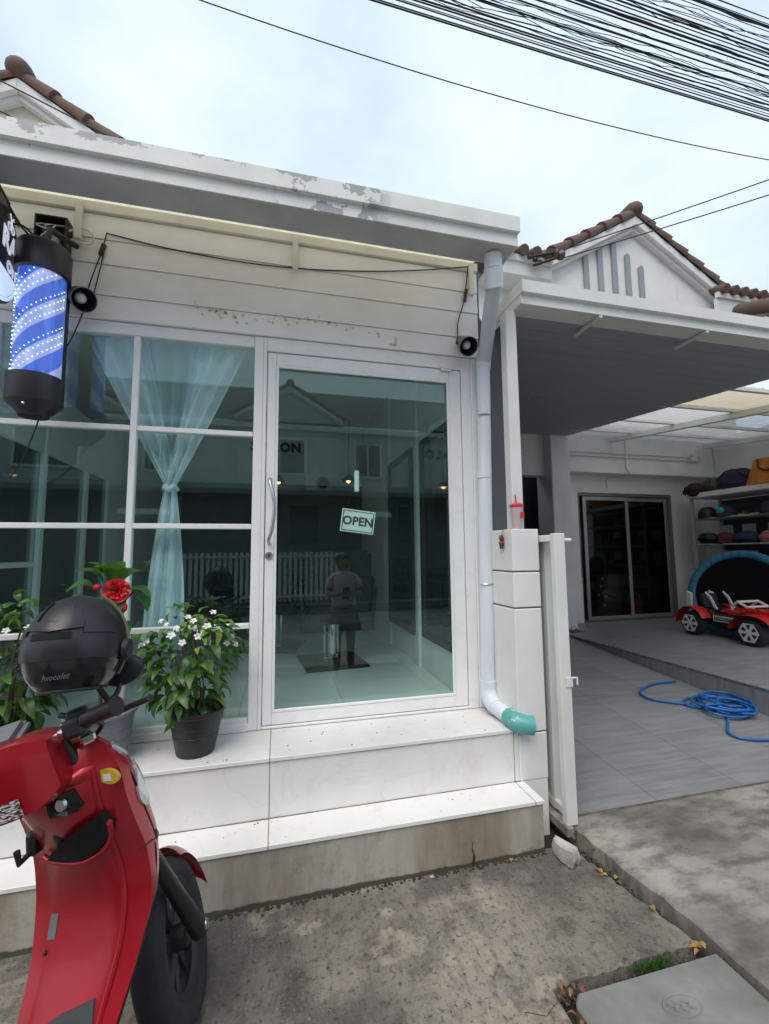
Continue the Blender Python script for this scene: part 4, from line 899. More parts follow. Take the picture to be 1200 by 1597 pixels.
# ride-on toy car
tcx, tcy = 5.60, 1.90
ty = thing('toy_car', 'red and black ride-on toy car with white wheels in front of the trampoline', 'toy car', (tcx, tcy, .286), local=True, rot=(0, 0, R(-92))); ty.scale = (1.3, 1.3, 1.3)
TRED = mat('toy red plastic', (.55, .022, .018), .28, var=.1); TWH = mat('toy white plastic', (.70, .69, .68), .35, var=.08)
M().prism([(-.34, .12), (.36, .10), (.38, .20), (.18, .25), (.08, .24), (-.10, .22), (-.14, .26), (-.34, .25)], .16, 'y', -.16).build('chassis', BLACK, ty, bevel=.015)
def wheel(px, py):
    w_ = M().lathe([(.0, -.05), (.10, -.05), (.118, -.035), (.118, .035), (.10, .05), (0, .05)], (px, py, .118), 22, 'y').build('wheel', RUBBER, ty, smooth=40)
    s = -1 if py < 0 else 1
    hb = M(); hb.lathe([(0, s*.055), (.028, s*.055), (.028, s*.049)], (px, py, .118), 12, 'y')
    for k in range(6):
        a = k*math.pi/3; c, n_ = math.cos(a), math.sin(a)
        hb.add([(px+.02*c-.009*n_, py+s*.052, .118+.02*n_+.009*c), (px+.075*c-.017*n_, py+s*.055, .118+.075*n_+.017*c), (px+.086*c, py+s*.055, .118+.086*n_), (px+.075*c+.017*n_, py+s*.055, .118+.075*n_-.017*c), (px+.02*c+.009*n_, py+s*.052, .118+.02*n_-.009*c)], [(0, 1, 2, 3, 4)])
    for k in range(6):
        a0, a1 = k*math.pi/3, (k+1)*math.pi/3
        hb.add([(px+r_*math.cos(a), py+s*.0545, .118+r_*math.sin(a)) for r_, a in ((.078, a0), (.092, a0), (.092, a1), (.078, a1))], [(0, 1, 2, 3)])
    hb.build('hub_cap', TWH, w_)
for px in (-.27, .31):
    for py in (-.22, .22): wheel(px, py)
for s in (-1, 1):
    M().grid(lambda u, v: (-.27+(.165-.02*abs(v-.5))*math.cos(math.pi*(1.02-u*.9)), s*(.15+.13*v), .125+.165*math.sin(math.pi*(1.02-u*.9))-.03*(v-.5)**2), 14, 5).build('rear_fender', TRED, ty, smooth=60)
    M().grid(lambda u, v: (.33+.20*math.cos(math.pi*(1.0-u*.85)), s*(.13+.15*v), .13+.145*math.sin(math.pi*(1.0-u*.85))-.03*(v-.5)**2), 14, 5).build('front_fender', TRED, ty, smooth=60)
    M().prism([(-.42, .26), (-.36, .26), (-.35, .40), (-.40, .42)], s*.15, 'y', s*.12).build('seat_post', TWH, ty, bevel=.004)
M().prism([(.10, .25), (.25, .31), (.50, .24), (.55, .18), (.50, .14), (.30, .19)], .12, 'y', -.12).build('bonnet', TRED, ty, bevel=.02, seg=2, smooth=50)
M().prism([(-.08, .25), (.02, .29), (.13, .27), (.10, .22)], .14, 'y', -.14).build('side_step', TRED, ty, bevel=.01)
for s in (-1, 1): M().prism([(-.13, .26), (-.10, .26), (-.16, .38), (-.22, .43), (-.225, .41), (-.18, .36)], s*.115, 'y', s*.10).build('side_fin', TWH, ty, bevel=.004)
M().prism([(-.30, .26), (-.24, .26), (-.27, .40), (-.31, .40)], .09, 'y', -.09).build('backrest', BLACK, ty, bevel=.01)
for s in (-1, 1): M().tube([(.06, s*.12, .25), (.05, s*.12, .31), (.11, s*.12, .36), (.19, s*.12, .32)], .013, 6).build('windscreen_post', TWH, ty, smooth=40)
M().tube([(.11, -.12, .36), (.11, .12, .36)], .013, 6).build('windscreen_bar', TWH, ty)
M().tube([(.19, -.12, .32), (.19, .12, .32)], .012, 6).build('windscreen_bar', TWH, ty)
M().box(-.20, -.10, .255, .04, .10, .275).build('seat', BLACK, ty, bevel=.008)
M().box(-.11, -.1665, .155, .12, -.161, .21).build('number_plate', TWH, ty, bevel=.002); M().box(-.095, -.1685, .166, .105, -.167, .199).build('plate_print', NAVY, ty)
text('plate_word', 'CHARIOTER', .034, TWH, ty, XZ((.005, -.1687, .182)), .0006)
# slippers by the column
sp = thing('slipper_pair', 'grey slippers lying at the foot of the carport column', 'slippers', (3.98, 2.95, .282))
for dx in (0, .11):
    M().prism([(3.90+dx, 2.80), (3.96+dx, 2.79), (3.985+dx, 2.90), (3.975+dx, 3.02), (3.94+dx, 3.04), (3.90+dx, 3.0), (3.895+dx, 2.9)], .303, 'z', .2855).build('sole', GREYP, sp, bevel=.004)
    M().tube([(3.895+dx, 2.95, .30), (3.92+dx, 2.94, .33), (3.955+dx, 2.94, .33), (3.98+dx, 2.95, .30)], .016, 8).build('strap', OFFW, sp)
# blue garden hose in loose loops on the ramp
hz = thing('garden_hose', 'blue garden hose lying in loose loops on the carport ramp', 'hose', (3.4, .45, .1))
HOSE = mat('blue hose', (.012, .13, .42), .35, var=.12)
pts = []
q = random.Random(5)
loops = [(3.55, .50, .20, .16), (3.42, .42, .24, .17), (3.50, .35, .16, .12), (3.46, .46, .30, .20), (3.55, .40, .13, .10), (3.48, .42, .20, .14), (3.58, .46, .26, .15), (3.50, .40, .12, .08)]
path = [(3.66, 1.0), (3.30, .98), (2.98, .86), (2.92, .72), (3.10, .60), (3.30, .50)]
for (cx, cy, rx, ry) in loops:
    for k in range(9):
        a = R(200)+2*math.pi*k/9; path.append((cx+rx*math.cos(a)+q.uniform(-.015, .015), cy+ry*math.sin(a)+q.uniform(-.01, .01)))
path += [(3.30, .30), (3.12, .18), (3.00, .10), (3.02, .02), (3.2, -.04), (3.5, -.05), (3.72, .02)]
n_ = len(path); pp = [(3.74-(3.74-min(x, 3.74))*.80, y+.05, rz_(y+.05)+.012+(.018*((i//9) % 4) if 6 <= i < n_-7 else 0)+q.uniform(0, .006)) for i, (x, y) in enumerate(path)]
M().tube(spline(pp, 4), .0095, 7).build('hose_tube', HOSE, hz, smooth=60)

# ================================================================ small things on the ground
rk = thing('stone_block', 'pale broken concrete lump at the corner of the step', 'stone', (1.30, -.575, 0))
m = M(); q = random.Random(3)
def rfn(d):
    return 1/max(abs(d.x)*1.05+.25*abs(d.y), abs(d.y)+.2*abs(d.z), abs(d.z)*1.0+.2*abs(d.x))*(.92+.08*math.sin(5*d.x+3*d.y))
tmp = M().ball((0, 0, 0), .034, .066, .042, 20, 14, rfn)
rot = Matrix.Rotation(R(14), 3, 'Z'); tmp.v = [tuple(Vector((1.275, -.570, .040)) + rot @ Vector(v)) for v in tmp.v]
tmp.build('stone_body', mat('pale broken concrete', (.46, .44, .40), .9, var=.35, scale=14, bump=.8, bscale=60), rk, smooth=35)
LC = [mat('yellow dead leaf', (.36, .21, .06), .7, var=.3, scale=50), mat('brown dead leaf', (.16, .075, .04), .8, var=.3, scale=50), mat('orange dead leaf', (.27, .12, .055), .75, var=.3, scale=50)]
def leafmesh(m_, L=.05, Wd=.02, curl=.010, name='leaf', n=5):
    g = M()
    def fn(u, v):
        w = Wd*math.sin(math.pi*min(1, (u*.92+.04)))**.8*(1.15-.45*u)
        return (L*u, (v-.5)*2*w, curl*math.sin(u*math.pi)-curl*1.3*u*u+.35*w*abs(v-.5)*2)
    g.grid(fn, n, 2); return g.mesh(name, m_, smooth=70, recalc=False)
DL = [leafmesh(c, .034, .010, .006, 'fallen_leaf') for c in LC]
spots = [((1.42, -.50), 'g1'), ((1.405, -.46), 'g1'), ((1.43, -.54), 'g1'), ((1.375, -.66), 'g2'), ((1.385, -.70), 'g2'), ((1.365, -.68), 'g2'), ((1.395, -.73), 'g2'), ((1.40, -.76), 'g2'), ((1.355, -.70), 'g2'), ((1.42, -.905), 'g3'),
         ((.895, -1.066), 'g4'), ((.915, -1.062), 'g4'), ((.94, -1.07), 'g4'), ((.885, -1.09), 'g4'), ((.892, -1.14), 'g4'), ((.887, -1.17), 'g4'), ((.96, -1.064), 'g4'), ((.885, -1.075), 'g4'), ((.925, -1.071), 'g4'),
         ((1.43, -1.075), 'g5'), ((1.445, -1.068), 'g5'), ((1.455, -1.078), 'g5'), ((1.46, -1.07), 'g5'), ((1.435, -1.066), 'g5'), ((1.50, -1.15), 'g6'), ((1.505, -1.20), 'g6'), ((1.51, -1.25), 'g6'), ((1.498, -1.11), 'g6'), ((1.05, -.53), 'g7'), ((1.03, -.525), 'g7')]
GL = {'g1': ('dry leaf in the corner between step and kerb', .0), 'g2': ('dry leaf in the gap behind the stone', .008), 'g3': ('single yellow leaf on the pavement edge', .008), 'g4': ('brown dry leaf at the left corner of the drain cover', -.006), 'g5': ('golden dry leaf at the far right corner of the drain cover', .010), 'g6': ('reddish dry leaf in the gap right of the drain cover', -.01), 'g7': ('yellow leaf on the pavement close to the step', .004)}
for (x, y), gname in spots:
    lb, z = GL[gname]
    me = DL[{'g1': 1, 'g2': rnd.choice((0, 0, 2)), 'g3': 0, 'g4': rnd.choice((1, 2)), 'g5': 0, 'g6': 1, 'g7': 0}[gname]]
    o = inst('fallen_leaf', me, None, Matrix.Translation((x, y, z+rnd.uniform(0, .008))) @ Matrix.Rotation(rnd.uniform(0, 6.28), 4, 'Z') @ Matrix.Rotation(rnd.uniform(-.5, .5), 4, 'X') @ Matrix.Scale(rnd.uniform(.55, 1.0), 4))
    tag(o, lb, 'leaf', 'fallen leaves '+gname)
pf = inst('fallen_flower', M().ball((0, 0, 0), .011, .009, .005, 10, 6).mesh('fallen_flower', mat('pink petal', (.55, .28, .45), .6)), None, Matrix.Translation((.66, -.515, .006))); tag(pf, 'tiny pink blossom fallen at the foot of the step', 'flower')
# moss and weeds in the joints
m = M(); q = random.Random(9)
for k in range(240):
    x = q.gauss(1.25, .035)+.012*math.sin(k); y = -1.064+q.gauss(0, .007); 
    if not 1.08 < x < 1.38: continue
    h = q.uniform(.000, .010); a = q.uniform(0, 6.28); w = .004
    m.add([(x-w*math.cos(a), y-w*math.sin(a), -.01), (x+w*math.cos(a), y+w*math.sin(a), -.01), (x+q.uniform(-.012, .012), y+q.uniform(-.01, .01), h)], [(0, 1, 2)])
tag(m.build('weeds', LEAF, recalc=False), 'small green weeds growing in the joint beside the drain cover', 'weeds', kind='stuff')
m = M()
for k in range(900):
    t_ = q.random(); 
    x, y = (1.395+q.uniform(-.03, .03)+.085*t_, -.42-.60*t_) if q.random() < .6 else (q.uniform(.88, 1.48), -1.066+q.uniform(-.012, .012))
    s = q.uniform(.002, .007); m.ball((x, y, -.05+s*.6+q.uniform(0, .02)), s, s*q.uniform(.6, 1), s*.7, 5, 3)
tag(m.build('grit', mat('joint grit', (.10, .085, .07), .9, var=.6, scale=90)), 'grit and crumbs lying in the pavement joints', 'grit', kind='stuff')
m = M()
for k in range(260):
    x = q.uniform(-.3, 1.22); y = -.497-abs(q.gauss(0, .012)); s = q.uniform(.003, .009); m.ball((x, y, .0), s, s, s*.5, 5, 3)
tag(m.build('moss', mat('dark moss', (.035, .04, .018), .95, var=.5, scale=60)), 'dark moss crumbs along the foot of the step', 'moss', kind='stuff')
# ================================================================ gabled houses
SLAT = mat('grey louvre slat', (.28, .30, .33), .6, var=.1)
def gable(t, cx, y, sg, za=5.90, hw=1.40, k=.60, slats=True, zb=4.4, wallm=None, tile_l=.295):
    wm = wallm or WHITE; f = lambda yy: y+sg*yy          # sg +1: faces -Y, sg -1: faces +Y
    wa = M().prism([(cx-hw+.05, zb), (cx+hw-.05, zb), (cx+hw-.05, za-.26-k*(hw-.05)), (cx, za-.26), (cx-hw+.05, za-.26-k*(hw-.05))], f(.22), 'y', f(.10)).build('gable_wall', wm, t)
    ang = math.atan(k)
    for s in (-1, 1):
        L = hw/math.cos(ang)
        for off, th, yy0, yy1 in ((.0, .115, -.02, .10), (.116, .055, .03, .10)):
            pts = [(cx, za-.10-off), (cx+s*hw, za-.10-off-k*hw), (cx+s*hw, za-.10-off-th-k*hw), (cx, za-.10-off-th)]
            M().prism(pts, f(yy1), 'y', f(yy0)).build('barge_board', OFFW if off else WHITE, t, bevel=.004)
        n = int(L/tile_l)
        for i in range(n+1):
            a, b = i*tile_l-.02, min((i+1)*tile_l+.015, L+.06)
            if b-a < .08: continue
            def tfn(u, v, a=a, b=b):
                d = a+(b-a)*u; r = .070+.036*u; th = R(-35)+R(250)*v
                px = cx+s*d*math.cos(ang); pz = za-.045-d*math.sin(ang)
                return (px+s*math.sin(ang)*r*math.sin(th)*.9, f(.035)-sg*r*math.cos(th)*1.0, pz+math.cos(ang)*r*math.sin(th)*.9)
            g_ = M(); g_.grid(tfn, 3, 12)
            e = [tfn(1.0, v/12) for v in range(13)]; g_.add(e, [tuple(range(13))])
            g_.build('verge_tile', ROOF, t, smooth=45)
    M().ball((cx, f(.0), za+.0), .108, .10, .10, 16, 12).build('ridge_cap', ROOF, t, smooth=60)
    M().tube([(cx, f(.02), za+.02), (cx, f(3.0), za+.02)], .10, 12).build('ridge_roll', ROOF, t, smooth=60)
    for s in (-1, 1):
        q_ = [(cx, f(.0), za-.05), (cx+s*(hw+.05), f(.0), za-.05-k*(hw+.05)), (cx+s*(hw+.05), f(3.0), za-.05-k*(hw+.05)), (cx, f(3.0), za-.05)]
        m = M().add(q_ + [(a, b, c-.03) for a, b, c in q_], [(0, 1, 2, 3), (4, 7, 6, 5), (0, 4, 5, 1), (1, 5, 6, 2), (2, 6, 7, 3), (3, 7, 4, 0)])
        m.build('gable_roof', ROOF, t)
    if slats:
        for x, zt, z0 in ((-.74, 5.19, 4.71), (-.52, 5.335, 4.71), (-.30, 5.44, 4.71), (-.09, 5.315, 4.71), (.12, 5.18, 4.71)):
            pts = [(cx+x-.035, z0), (cx+x+.035, z0)] + [(cx+x+.035*math.cos(a), zt-.035+.035*math.sin(a)) for a in [k2*math.pi/8 for k2 in range(9)]]
            M().prism(pts, f(.098), 'y', f(.060)).build('louvre_slat', SLAT, t, bevel=.004)
gable(nh, 4.55, 2.0, 1)
def eave(t, x0, x1, y, sg, z0, z1, tiles=True):
    f = lambda v: y+sg*v
    M().box(x0, min(f(0), f(.04)), z0, x1, max(f(0), f(.04)), z1-.08).build('fascia', OFFW, t, bevel=.004); M().box(x0, min(f(.0405), f(.4)), z0+.02, x1, max(f(.0405), f(.4)), z0+.05).build('eave_soffit', OFFW, t)
    M().box(x0, min(f(-.03), f(.02)), z1-.079, x1, max(f(-.03), f(.02)), z1).build('fascia', OFFW, t, bevel=.004)
    n = int((x1-x0)/.16)
    for i in range(n):
        xa = x0+(x1-x0)*(i+.5)/n
        M().tube([(xa, f(-.09), z1+.02), (xa, f(.35), z1+.19)], .062, 8).build('eave_tile', ROOF, t, smooth=50)
eave(nh, 2.35, 3.19, 1.92, 1, 4.66, 4.90)
eave(nh, 5.72, 7.7, 1.92, 1, 4.60, 4.86)
def slope(t, x0, x1, ya, za, yb, zb):
    M().add([(x0, ya, za), (x1, ya, za), (x1, yb, zb), (x0, yb, zb), (x0, ya, za-.04), (x1, ya, za-.04), (x1, yb, zb-.04), (x0, yb, zb-.04)], [(0, 1, 2, 3), (4, 7, 6, 5), (0, 4, 5, 1), (1, 5, 6, 2), (2, 6, 7, 3), (3, 7, 4, 0)]).build('main_roof', ROOF, t)
slope(nh, 1.3, 3.16, 1.95, 4.90, 5.2, 6.4); slope(nh, 5.94, 8.2, 1.95, 4.90, 5.2, 6.4)
M().box(1.3, 2.25, 3.31, 3.95, 2.35, 4.85).build('upper_wall', WHITE, nh); M().box(3.951, 3.63, 3.31, 8.2, 3.73, 4.95).build('upper_wall', WHITE, nh)
# low hipped porch roof at the right
pr = thing('porch_roof', 'small brown tiled porch roof at the right above the carport gutter', 'roof', (6.2, 1.3, 3.9))
M().add([(5.1, .75, 3.90), (7.6, .75, 3.90), (7.6, 1.75, 4.50), (5.9, 1.75, 4.50), (5.1, 1.9, 3.90)], [(0, 1, 2, 3), (0, 3, 4)]).build('roof_slope', ROOF, pr)
for i in range(6):
    a = Vector((5.1, .75, 3.93)).lerp(Vector((5.9, 1.75, 4.53)), i/6); b = Vector((5.1, .75, 3.93)).lerp(Vector((5.9, 1.75, 4.53)), (i+1.1)/6)
    M().tube([a, b], [.075, .095], 12).build('hip_tile', ROOF, pr, smooth=50)
M().box(5.05, .70, 3.70, 7.6, .745, 3.88).build('fascia', OFFW, pr)
# house behind the salon
hb = thing('house_behind_salon', 'white gabled house with brown tiles rising behind the salon roof', 'house', (-2.4, 2.3, 0))
CREAMW = mat('cream render', (.60, .60, .48), .75, var=.08, scale=2)
gable(hb, -2.44, 2.0, 1, za=5.97, slats=False, wallm=CREAMW, tile_l=.335)
M().box(-8, 2.25, 3.31, 1.15, 2.35, 4.95).build('upper_wall', CREAMW, hb); slope(hb, -8, -3.85, 1.95, 4.85, 5.2, 6.4); slope(hb, -1.02, 1.2, 1.95, 4.85, 5.2, 6.4)
M().add([(-4.2, .17, 3.33), (1.22, .17, 3.33), (1.22, 2.24, 3.62), (-4.2, 2.24, 3.62)], [(0, 1, 2, 3)]).build('lean_to_roof', CLEARSHEET, hb)  # unseen roof made milky and set back so daylight fills the soffit void
# insulators on the house corner with two service wires
ins = thing('wire_bracket', 'iron bracket with insulators on the corner of the neighbour house', 'bracket', (3.12, 1.8, 4.8))
M().tube([(2.86, 1.86, 4.86), (3.16, 1.76, 4.90)], .016, 8).build('iron_arm', BLACK, ins); M().tube([(2.90, 1.86, 4.76), (3.16, 1.76, 4.83)], .016, 8).build('iron_arm', BLACK, ins)
M().lathe([(0, -.06), (.05, -.06), (.058, -.04), (.03, -.01), (.058, .03), (.05, .06), (0, .06)], (3.17, 1.76, 4.865), 16, 'x').build('insulator', mat('brown porcelain', (.07, .045, .035), .35), ins, smooth=40)
for i in range(3): M().ball((2.84+.07*i, 1.84, 4.84-.02*i), .035, .025, .03, 8, 6).build('clamp', BLACK, ins)

# ================================================================ houses across the road (seen in the glass)
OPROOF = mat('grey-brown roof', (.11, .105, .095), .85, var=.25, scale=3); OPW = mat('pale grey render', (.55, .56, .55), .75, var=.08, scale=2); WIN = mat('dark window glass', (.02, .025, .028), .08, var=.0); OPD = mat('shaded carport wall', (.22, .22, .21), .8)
def opposite(cx, label, ac):
    t = thing('row_house', label, 'house', (cx, -9.5, 0), 'row houses across the road')
    gable(t, cx, -9.0, -1, za=5.93, zb=4.55, hw=1.42, slats=False, wallm=OPW, tile_l=.6)
    for x in (-.5, -.25, 0, .25, .5): M().box(cx+x-.02, -9.10, 4.62, cx+x+.02, -9.075, 5.05).build('gable_batten', WHITE, t)
    M().box(cx-2.6, -9.45, 0, cx+2.68, -9.25, 4.75).build('front_wall', OPW, t)
    M().box(cx-1.3, -9.249, 3.0, cx+1.35, -9.12, 4.54).build('bay_wall', OPW, t)
    m = M(); m.add([(cx-2.65, -9.0, 4.82), (cx+2.65, -9.0, 4.82), (cx+2.65, -11.5, 6.65), (cx-2.65, -11.5, 6.65)], [(0, 1, 2, 3)]); m.build('main_roof', OPROOF, t)
    M().box(cx-2.65, -9.05, 4.66, cx+2.65, -9.0, 4.80).build('fascia', WHITE, t)
    for x0, x1, y in ((-.95, .45, -9.119), (1.75, 2.55, -9.249)):
        w_ = M(); w_.box(cx+x0, y, 3.45, cx+x0+.06, y+.04, 4.45); w_.box(cx+x1-.06, y, 3.45, cx+x1, y+.04, 4.45); w_.box(cx+x0+.061, y, 4.39, cx+x1-.061, y+.04, 4.45); w_.box(cx+x0+.061, y, 3.45, cx+x1-.061, y+.04, 3.51); w_.box(cx+(x0+x1)/2-.02, y, 3.511, cx+(x0+x1)/2+.02, y+.04, 4.389)
        wn = w_.build('window', WHITE, t); M().box(cx+x0+.05, y-.0005, 3.5, cx+x1-.05, y+.01, 4.4).build('pane', WIN, wn)
    for x in (.75, 1.1): M().box(cx+x-.02, -9.118, 3.4, cx+x+.02, -9.10, 4.5).build('wall_batten', WHITE, t)
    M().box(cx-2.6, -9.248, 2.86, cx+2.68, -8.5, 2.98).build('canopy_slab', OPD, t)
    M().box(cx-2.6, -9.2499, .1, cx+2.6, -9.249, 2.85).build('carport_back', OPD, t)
    if ac:
        a_ = M().box(cx+.42, -9.11, 3.02, cx+1.06, -8.84, 3.44).build('condenser', WHITE, t, bevel=.01)
        M().lathe([(.0, 0), (.16, 0), (.16, .01), (.0, .012)], (cx+.86, -8.839, 3.23), 24, 'y').build('fan_grille', BLACK, a_)
    # scalloped awning and picket fence
    M().grid(lambda u, v: (cx+1.5+1.1*u, -8.45+.02*v, 2.45-.12*v-.03*abs(math.sin(u*math.pi*14))*v), 84, 2).build('awning_valance', WHITE, t)
    return t
opposite(.27, 'pale row house with an air conditioner under its gable across the road', True); opposite(5.57, 'pale row house across the road, right of the one with the air conditioner', False); opposite(-5.03, 'pale row house across the road, left of the one with the air conditioner', False)
fn_ = thing('picket_fence', 'white picket fence in front of the row houses across the road', 'fence', (-.6, -8.35, 0))
for k in range(34): M().box(-2.6+.125*k, -8.37, .25, -2.6+.125*k+.07, -8.345, 1.42).build('picket', WHITE, fn_)
for z in (.35, 1.30): M().box(-2.65, -8.344, z, 1.75, -8.30, z+.05).build('rail', WHITE, fn_)

# ================================================================ overhead cables
WIRE = mat('black cable sheath', (.012, .016, .020), .6, var=.2)
q = random.Random(11)
def cable(y0, y1, z, r, sag, label, group, wig=0.0, x0=-8, x1=16, zz=0.0):
    p = []; a, b = q.uniform(0, 6), q.uniform(0, 6); n = 60 if wig == 0 else 160
    for i in range(n+1):
        t = i/n; x = x0+(x1-x0)*t
        p.append((x, y0+(y1-y0)*t+wig*math.sin(x*6.1+a)+.5*wig*math.sin(x*15+b), z+zz*t-sag*4*t*(1-t)+wig*.7*math.cos(x*7.3+b)))
    o = M().tube(p, r, 6).build('overhead_cable', WIRE, smooth=60); tag(o, label, 'cable', group)
CB = 'dark cable in the dense bundle across the upper right sky'
for k in range(26):
    y = .02+.66*(k+q.uniform(-.4, .4))/26; thick = q.random()
    cable(y+q.uniform(-.05, .05), y+q.uniform(-.05, .05), 6.16+q.uniform(-.10, .10), .003+.004*thick**3, q.uniform(.10, .24), CB, 'cable bundle over the street', .006 if k % 5 == 2 else 0)
for k in range(18):
    y = .05+.62*q.random(); cable(y+q.uniform(-.12, .12), y+q.uniform(-.12, .12), 6.16+q.uniform(-.10, .10), .0028, q.uniform(.10, .24), CB, 'cable bundle over the street', q.choice((0, .008, .014)))
for y, r in ((.74, .0070), (.725, .0055), (.655, .0065), (.64, .005), (.52, .007), (.33, .008), (.25, .007)): cable(y, y, 6.165, r, .165, CB, 'cable bundle over the street')
for y in (-.075, -.09, -.105): cable(y, y, 6.16, .0045, .16, 'dark cable in the small strand at the top right corner', 'cable strand at the top right corner')
o = M().tube([(x, .48, 5.09+.0225*(x-2.2)**2*.75) for x in [-8+.25*k for k in range(84)]], .0042, 6).build('overhead_cable', WIRE); tag(o, 'single thin cable crossing the sky below the bundle', 'cable')
for (a, b, s, lb) in (((3.17, 1.78, 4.915), (9.8, -1.65, 6.6), .06, 'upper of two service wires leaving the insulator bracket'), ((3.17, 1.78, 4.82), (9.8, -1.75, 6.25), .08, 'lower of two service wires leaving the insulator bracket')):
    A, B = Vector(a), Vector(b); p = [A.lerp(B, i/30)-Vector((0, 0, s*4*(i/30)*(1-i/30))) for i in range(31)]
    o = M().tube(p, .006, 6).build('service_wire', WIRE); tag(o, lb, 'cable', 'service wires')
for i, (a, b, lb) in enumerate((((-4.2, 1.7, 6.2), (.6, 1.6, 4.3), 'upper thin wire slanting past the left gable'), ((-4.2, 1.7, 5.9), (.2, 1.6, 4.2), 'lower thin wire slanting past the left gable'))):
    A, B = Vector(a), Vector(b); o = M().tube([A.lerp(B, k/10) for k in range(11)], .006, 6).build('service_wire', WIRE); tag(o, lb, 'cable', 'wires past the left gable')
# ================================================================ potted plants on the ledge
FL = M()
for k in range(5):
    a = 2*math.pi*k/5
    def pf_(u, v, a=a):
        r = .003+.015*u; w = .0065*math.sin(math.pi*(.12+.8*u))**.7; tw = (v-.5)*2*w
        return (r*math.cos(a)-tw*math.sin(a), r*math.sin(a)+tw*math.cos(a), .003*math.sin(u*3)+tw*.35)
    FL.grid(pf_, 4, 2)
FL.tube([(0, 0, -.016), (0, 0, .001)], .0016, 5)
FLOWER = FL.mesh('flower', PETAL, recalc=False)
JL = [leafmesh(LEAF, .062, .0165, .010, 'leaf'), leafmesh(LEAF, .078, .019, .014, 'leaf'), leafmesh(LEAF, .045, .013, .006, 'leaf')]; JN = leafmesh(LEAFN, .045, .011, .006, 'leaf')
def orient(p, d, up=Vector((0, 0, 1)), roll=0.0, s=1.0):
    x = Vector(d).normalized(); y = up.cross(x); y = y.normalized() if y.length > 1e-4 else Vector((0, 1, 0)); z = x.cross(y)
    m = Matrix(((x.x, y.x, z.x, p[0]), (x.y, y.y, z.y, p[1]), (x.z, y.z, z.z, p[2]), (0, 0, 0, 1)))
    return m @ Matrix.Rotation(roll, 4, 'X') @ Matrix.Scale(s, 4)
def pot(t, c, r0, r1, h, m_, rim=.008):
    p = M().lathe([(0, 0), (r0*.96, 0), (r0, .006), (r1*.985, h-.022), (r1+rim*.4, h-.02), (r1+rim, h-.012), (r1+rim, h-.003), (r1+rim*.5, h), (r1-.006, h), (r1-.012, h-.03), (0, h-.03)], c, 36).build('pot', m_, t, smooth=35)
    n = 16
    ribs = M()
    for k in range(2): ribs.tube(arc((c[0], c[1], c[2]+h*(.45+.2*k)), r0+(r1-r0)*(.45+.2*k)+.0008, 0, 2*math.pi, 36), .0013, 4, cap=False)
    ribs.build('rib', m_, p)
    M().grid(lambda u, v: (c[0]+(r1-.011)*v*math.cos(2*math.pi*u), c[1]+(r1-.011)*v*math.sin(2*math.pi*u), c[2]+h-.028+.006*math.sin(u*40)*math.sin(v*9)), 24, 5, True).build('soil', SOIL, t)
def jasmine(name, label, base, soilz, cc, rr, nleaf, flowers, seed, r0, r1, h, pm, seedlow=None):
    q = random.Random(seed); t = thing(name, label, 'potted plant', base)
    pot(t, base, r0, r1, h, pm)
    stems = M()
    for k in range(10):
        a = q.uniform(0, 6.28); e = Vector((cc[0]+rr[0]*.6*math.cos(a)*q.uniform(.3, 1), cc[1]+rr[1]*.6*math.sin(a)*q.uniform(.3, 1), cc[2]+rr[2]*q.uniform(-.1, .7)))
        b = Vector((base[0]+.04*math.cos(a), base[1]+.04*math.sin(a), soilz-.005)); m_ = b.lerp(e, .5)+Vector((q.uniform(-.02, .02), q.uniform(-.02, .02), .03))
        stems.tube(spline([b, m_, e], 5), [.0045]*5+[.003]*6, 6)
    stems.build('stems', STEM, t, smooth=60)
    for k in range(nleaf):
        while True:
            d = Vector((q.uniform(-1, 1), q.uniform(-1, 1), q.uniform(-1, 1)))
            if .15 < d.length <= 1: break
        rad = d.length**.45; d.normalize(); prof = .75+.25*max(-.2, d.z) if d.z > -.5 else .72
        p = Vector((cc[0]+d.x*rr[0]*rad*prof*(1+.18*math.sin(5*d.x+4*d.z+seed)), cc[1]+d.y*rr[1]*rad*prof, cc[2]+d.z*rr[2]*rad*(1+.1*math.sin(6*d.x+seed))))
        dr = Vector((d.x*.9+q.uniform(-.6, .6), d.y*.9+q.uniform(-.6, .6), .15*d.z-.25+q.uniform(-.4, .45)))
        me = JN if d.z > .55 and q.random() < .45 else q.choice(JL)
        inst('leaf', me, t, orient(p, dr, roll=q.uniform(-.6, .6), s=q.uniform(.85, 1.35)))
    for p in flowers:
        dr = Vector((p[0]-cc[0]+q.uniform(-.1, .1), p[1]-cc[1]-.15+q.uniform(-.06, .06), p[2]-cc[2]+.10)); 
        qm = dr.normalized().to_track_quat('Z', 'Y').to_matrix().to_4x4()
        inst('flower', FLOWER, t, Matrix.Translation(p) @ qm @ Matrix.Rotation(q.uniform(0, 6), 4, 'Z') @ Matrix.Scale(q.uniform(.8, 1.15), 4))
    return t
fl = [(-.50, -.26, 1.09), (-.475, -.27, 1.075), (-.43, -.28, 1.06), (-.395, -.22, 1.10), (-.365, -.25, 1.085), (-.325, -.22, 1.08), (-.29, -.20, 1.115), (-.335, -.24, 1.045), (-.315, -.26, 1.03), (-.34, -.28, 1.02), (-.40, -.30, 1.00), (-.27, -.22, 1.04), (-.255, -.22, 1.03), (-.245, -.20, 1.035), (-.30, -.28, .995), (-.205, -.18, .995), (-.225, -.20, .97), (-.19, -.17, .96), (-.56, -.24, 1.00), (-.585, -.22, .985), (-.655, -.2, .98), (-.65, -.2, .965), (-.67, -.2, .94), (-.45, -.28, 1.03), (-.305, -.26, 1.06)]
